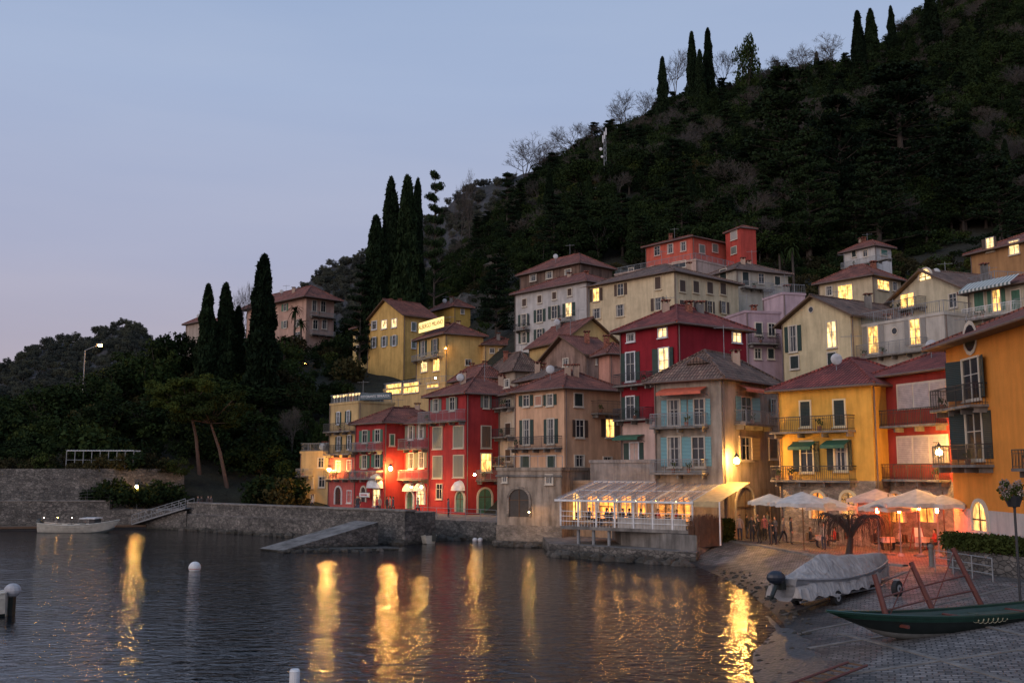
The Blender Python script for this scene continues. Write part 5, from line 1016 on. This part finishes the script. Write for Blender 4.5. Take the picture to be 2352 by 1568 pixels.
# ---------- people
import bmesh
def person_mesh(pose):
    V=[];E=[];Rr=[]
    def v(p,r,par=None):
        V.append(p);Rr.append(r); 
        if par is not None:E.append((par,len(V)-1))
        return len(V)-1
    sit=pose=='sit'; hip=.5 if sit else .93
    pel=v((0,0,hip),.135); w=v((0,.0,hip+.16),.125,pel); ch=v((0,.01,hip+.36),.15,w); sh=v((0,.0,hip+.5),.11,ch); nk=v((0,-.005,hip+.58),.052,sh); jw=v((0,-.02,hip+.65),.07,nk); hd=v((0,-.01,hip+.72),.088,jw); v((0,.0,hip+.79),.06,hd)
    st={'stand':0,'walk':.22,'phone':.03,'sit':0}[pose]
    for s in (-1,1):
        hj=v((s*.09,0,hip-.05),.095,pel)
        if sit: kn=v((s*.11,-.42,.5),.065,hj); an=v((s*.11,-.42,.1),.042,kn)
        else: kn=v((s*.1,-s*st*.7-.03,.5),.065,hj); an=v((s*.1,-s*st+.03+(.08 if st and s<0 else 0),.09),.043,kn)
        p=V[an]; v((p[0],p[1]-.14,.04),.038,an)
        a0=v((s*.17,0,hip+.47),.062,sh)
        if pose=='phone' or sit: el=v((s*.24,-.03,hip+.2),.045,a0); wr=v((s*.12,-.26,hip+.27),.032,el); dr=Vector((-s*.3,-.9,.1)).normalized()
        else: el=v((s*.23,s*st*.5+.03,hip+.2),.045,a0); wr=v((s*.25,s*st*.9-.04,hip-.04),.032,el); dr=Vector((0,-.12,-1)).normalized()
        wp=Vector(V[wr]); pm=v(tuple(wp+dr*.06),.03,wr); px=Vector((0,1,0)) if abs(dr.z)>.5 else Vector((0,0,1))
        for f,(o_,l) in enumerate(((-.03,.065),(-.01,.075),(.01,.07),(.03,.055))):
            a_=v(tuple(wp+dr*.1+px*o_),.0095,pm); b_=v(tuple(wp+dr*(.1+l*.5)+px*o_),.009,a_); v(tuple(wp+dr*(.1+l*.95)+px*o_+Vector((-s*.015,0,0))),.008,b_)
        a_=v(tuple(wp+dr*.05+px*-.04),.01,pm); v(tuple(wp+dr*.09+px*-.055),.009,a_)
    me=bpy.data.meshes.new('p'); me.from_pydata(V,E,[]); o=bpy.data.objects.new('p',me); S.collection.objects.link(o)
    sk=o.modifiers.new('s','SKIN'); sv=me.skin_vertices[0].data
    for i,r in enumerate(Rr): sv[i].radius=(r,r*(.72 if i in(0,1,2,3) else 1)); sv[i].use_root=(i==0)
    o.modifiers.new('b','SUBSURF').levels=1; dg=bpy.context.evaluated_depsgraph_get(); m2=bpy.data.meshes.new_from_object(o.evaluated_get(dg)); bpy.data.objects.remove(o)
    bm=bmesh.new(); bm.from_mesh(m2); 
    def blob(c,r,sc):
        k=bmesh.ops.create_icosphere(bm,subdivisions=1,radius=r); 
        for q in k['verts']: q.co=Vector((q.co.x*sc[0]+c[0],q.co.y*sc[1]+c[1],q.co.z*sc[2]+c[2]))
        return {f for q in k['verts'] for f in q.link_faces}
    z=hip+.72
    nose=blob((0,-.1,z-.02),.017,(.8,1,1.3)); ears=blob((-.088,0,z-.01),.022,(.4,1,1.4))|blob((.088,0,z-.01),.022,(.4,1,1.4)); eyes=blob((-.033,-.088,z+.008),.011,(1.3,.5,.8))|blob((.033,-.088,z+.008),.011,(1.3,.5,.8)); mouth=blob((0,-.09,z-.06),.018,(1.3,.35,.25)); hair=blob((0,.02,z+.035),.1,(.95,1.02,.85))
    hair|=blob((0,.05,z-.03),.08,(.95,.7,1.1))
    for f in bm.faces:
        f.smooth=True; c=f.calc_center_median()
        if f in hair or f in eyes: f.material_index=3
        elif f in mouth: f.material_index=4
        elif f in nose or f in ears or c.z>hip+.575: f.material_index=2
        elif sit: f.material_index= 2 if (c.y<-.28 and c.z>.6) else (4 if c.z<.09 else (1 if c.z<.54 else 0))
        elif pose=='phone' and c.y<-.27 and c.z>1: f.material_index=2
        elif abs(c.x)>.19 and c.z<hip-.05: f.material_index=2
        elif c.z<.1: f.material_index=4
        elif c.z<hip-.1: f.material_index=1
        else: f.material_index=0
    bm.to_mesh(m2); bm.free()
    return m2
PMH={p:person_mesh(p) for p in('stand','walk','phone','sit')}
SK=[(.5,.3,.22),(.42,.26,.19)]; JK=[(.02,.02,.025),(.04,.04,.05),(.15,.13,.11),(.03,.05,.1),(.3,.28,.26),(.02,.02,.02),(.45,.06,.05),(.5,.42,.35)]; TR=[(.02,.025,.04),(.03,.03,.03),(.1,.09,.08),(.05,.07,.12)]; HR=[(.03,.02,.015),(.1,.06,.03),(.02,.015,.01)]
def person(pose,x,y,z,ang,h=1.7,jk=None):
    me=PMH[pose].copy(); mi=np.zeros(len(me.polygons),np.int32); me.polygons.foreach_get('material_index',mi)
    for c in (jk or random.choice(JK),random.choice(TR),random.choice(SK),random.choice(HR),(.04,.02,.02)): me.materials.append(paint(c,.8,0,'cloth'))
    me.polygons.foreach_set('material_index',mi)
    o=bpy.data.objects.new('diner' if pose=='sit' else 'person',me); o.location=(x,y,z); o.rotation_euler=(0,0,ang); s=h/1.75; o.scale=(s,s,s); S.collection.objects.link(o)
random.seed(11)
for k,(u_,v_,ps,jk) in enumerate([(1700,1240,'stand',(.45,.38,.35)),(1716,1236,'phone',(.02,.02,.025)),(1728,1243,'stand',(.03,.03,.03)),(1741,1236,'walk',(.04,.04,.05)),(1744,1247,'phone',(.02,.02,.02)),(1757,1240,'stand',(.3,.1,.1)),(1772,1250,'stand',(.03,.03,.04)),(1782,1250,'phone',(.1,.1,.12)),(1800,1247,'walk',(.25,.2,.17)),(1818,1249,'stand',(.05,.06,.07)),(1706,1232,'walk',(.1,.05,.05)),(1832,1236,'stand',(.02,.02,.02)),(1765,1230,'walk',(.2,.2,.2)),(1893,1262,'stand',(.4,.36,.33))]):
    p=PZ(u_,v_,1.17); person(ps,p.x,p.y,1.16,random.uniform(-2.5,2.5),random.uniform(1.66,1.82),jk)
for (u_,Y_,ps,jk) in ((718,112,'walk',(.5,.45,.4)),(823,104,'stand',(.03,.03,.04)),(820,105,'walk',(.1,.1,.1)),(866,101,'walk',(.5,.05,.05)),(872,102,'stand',(.4,.3,.25)),(889,101,'stand',(.03,.03,.03)),(903,100,'walk',(.05,.06,.1)),(896,102,'phone',(.3,.3,.3)),(455,104,'walk',(.05,.05,.06)),(463,105,'stand',(.04,.04,.04)),(478,104,'walk',(.06,.05,.05)),(484,105,'stand',(.1,.08,.08)),(960,98,'walk',(.3,.25,.2)),(1030,94,'stand',(.1,.1,.12))):
    p=P(u_,1150,Y_); person(ps,p.x,p.y,1.6,random.uniform(-3,3),1.74,jk)
for (u_,v_) in TBL:
    c=PZ(u_,v_,1.17)
    for k in (-.75,.75):
        if random.random()<.85: person('sit',c.x+k,c.y,1.13,math.pi/2 if k<0 else -math.pi/2,1.7)
A_,d_,n_,Lv_,zf_=VA
for i in (1,3,4,7):
    s=1+(Lv_-2)*i/9
    for k in (-.7,.7): q=A_+d_*(s+k)+n_*2.0; an=math.atan2(d_.y,d_.x); person('sit',q.x,q.y,zf_-.02,an+(math.pi/2 if k<0 else -math.pi/2),1.7)
# ---------- sky & sun
wd=bpy.data.worlds.new('World'); S.world=wd; wd.use_nodes=True; nt=wd.node_tree; bg=nt.nodes['Background']
sky=N(nt,'ShaderNodeTexSky',sky_type='NISHITA'); sky.sun_disc=False; sky.sun_elevation=math.radians(2); sky.sun_rotation=math.radians(220); sky.air_density=1.2
tc=N(nt,'ShaderNodeTexCoord'); sx=N(nt,'ShaderNodeSeparateXYZ'); L(nt,tc,'Generated',sx,0)
rp=ramp(nt,[(0,(.50,.44,.51)),(.10,(.49,.45,.55)),(.2,(.46,.49,.66)),(.36,(.42,.52,.74)),(.55,(.33,.46,.7)),(1,(.22,.34,.56))]); L(nt,sx,'Z',rp,0)
mp=N(nt,'ShaderNodeMapping'); mp.inputs['Scale'].default_value=(1,1,7); L(nt,tc,'Generated',mp,'Vector'); cn=N(nt,'ShaderNodeTexNoise',Scale=1.6,Detail=5,Roughness=.5); L(nt,mp,0,cn,'Vector'); cr=ramp(nt,[(.35,(.93,.94,.97)),(.7,(1.05,1.02,1.0))]); L(nt,cn,'Fac',cr,0); a0_=mul(nt,1,(rp,0),(cr,0))
dt=N(nt,'ShaderNodeVectorMath',operation='DOT_PRODUCT'); L(nt,tc,'Generated',dt,0); dt.inputs[1].default_value=(-.6,-.75,.1)
gl=ramp(nt,[(.0,(1,1,1)),(1,(1.8,1.6,1.4))]); L(nt,dt,'Value',gl,0); a=mul(nt,1,(a0_,0),(gl,0))
sm=N(nt,'ShaderNodeMixRGB',blend_type='MULTIPLY'); sm.inputs[0].default_value=1; L(nt,sky,0,sm,1); sm.inputs[2].default_value=(.1,.1,.1,1)
ad=N(nt,'ShaderNodeMixRGB',blend_type='MIX'); ad.inputs[0].default_value=.1; L(nt,a,0,ad,1); L(nt,sm,0,ad,2); L(nt,ad,0,bg,'Color'); bg.inputs['Strength'].default_value=.98
sn=bpy.data.lights.new('sun','SUN'); sn.energy=.85; sn.angle=math.radians(40); sn.color=(1,.78,.64); so=bpy.data.objects.new('sun',sn); S.collection.objects.link(so)
so.rotation_euler=(Vector((.62,.7,-.3))).to_track_quat('-Z','Y').to_euler()
cam=bpy.data.cameras.new('camera'); co_=bpy.data.objects.new('camera',cam); S.collection.objects.link(co_); S.camera=co_; co_.location=CAM; co_.rotation_euler=(math.pi/2+PT,0,0)
cam.sensor_width=36; cam.lens=36*F/2352; cam.clip_end=5000; cam.clip_start=.1
S.view_settings.view_transform='Standard'; S.view_settings.look='None'; S.view_settings.exposure=0
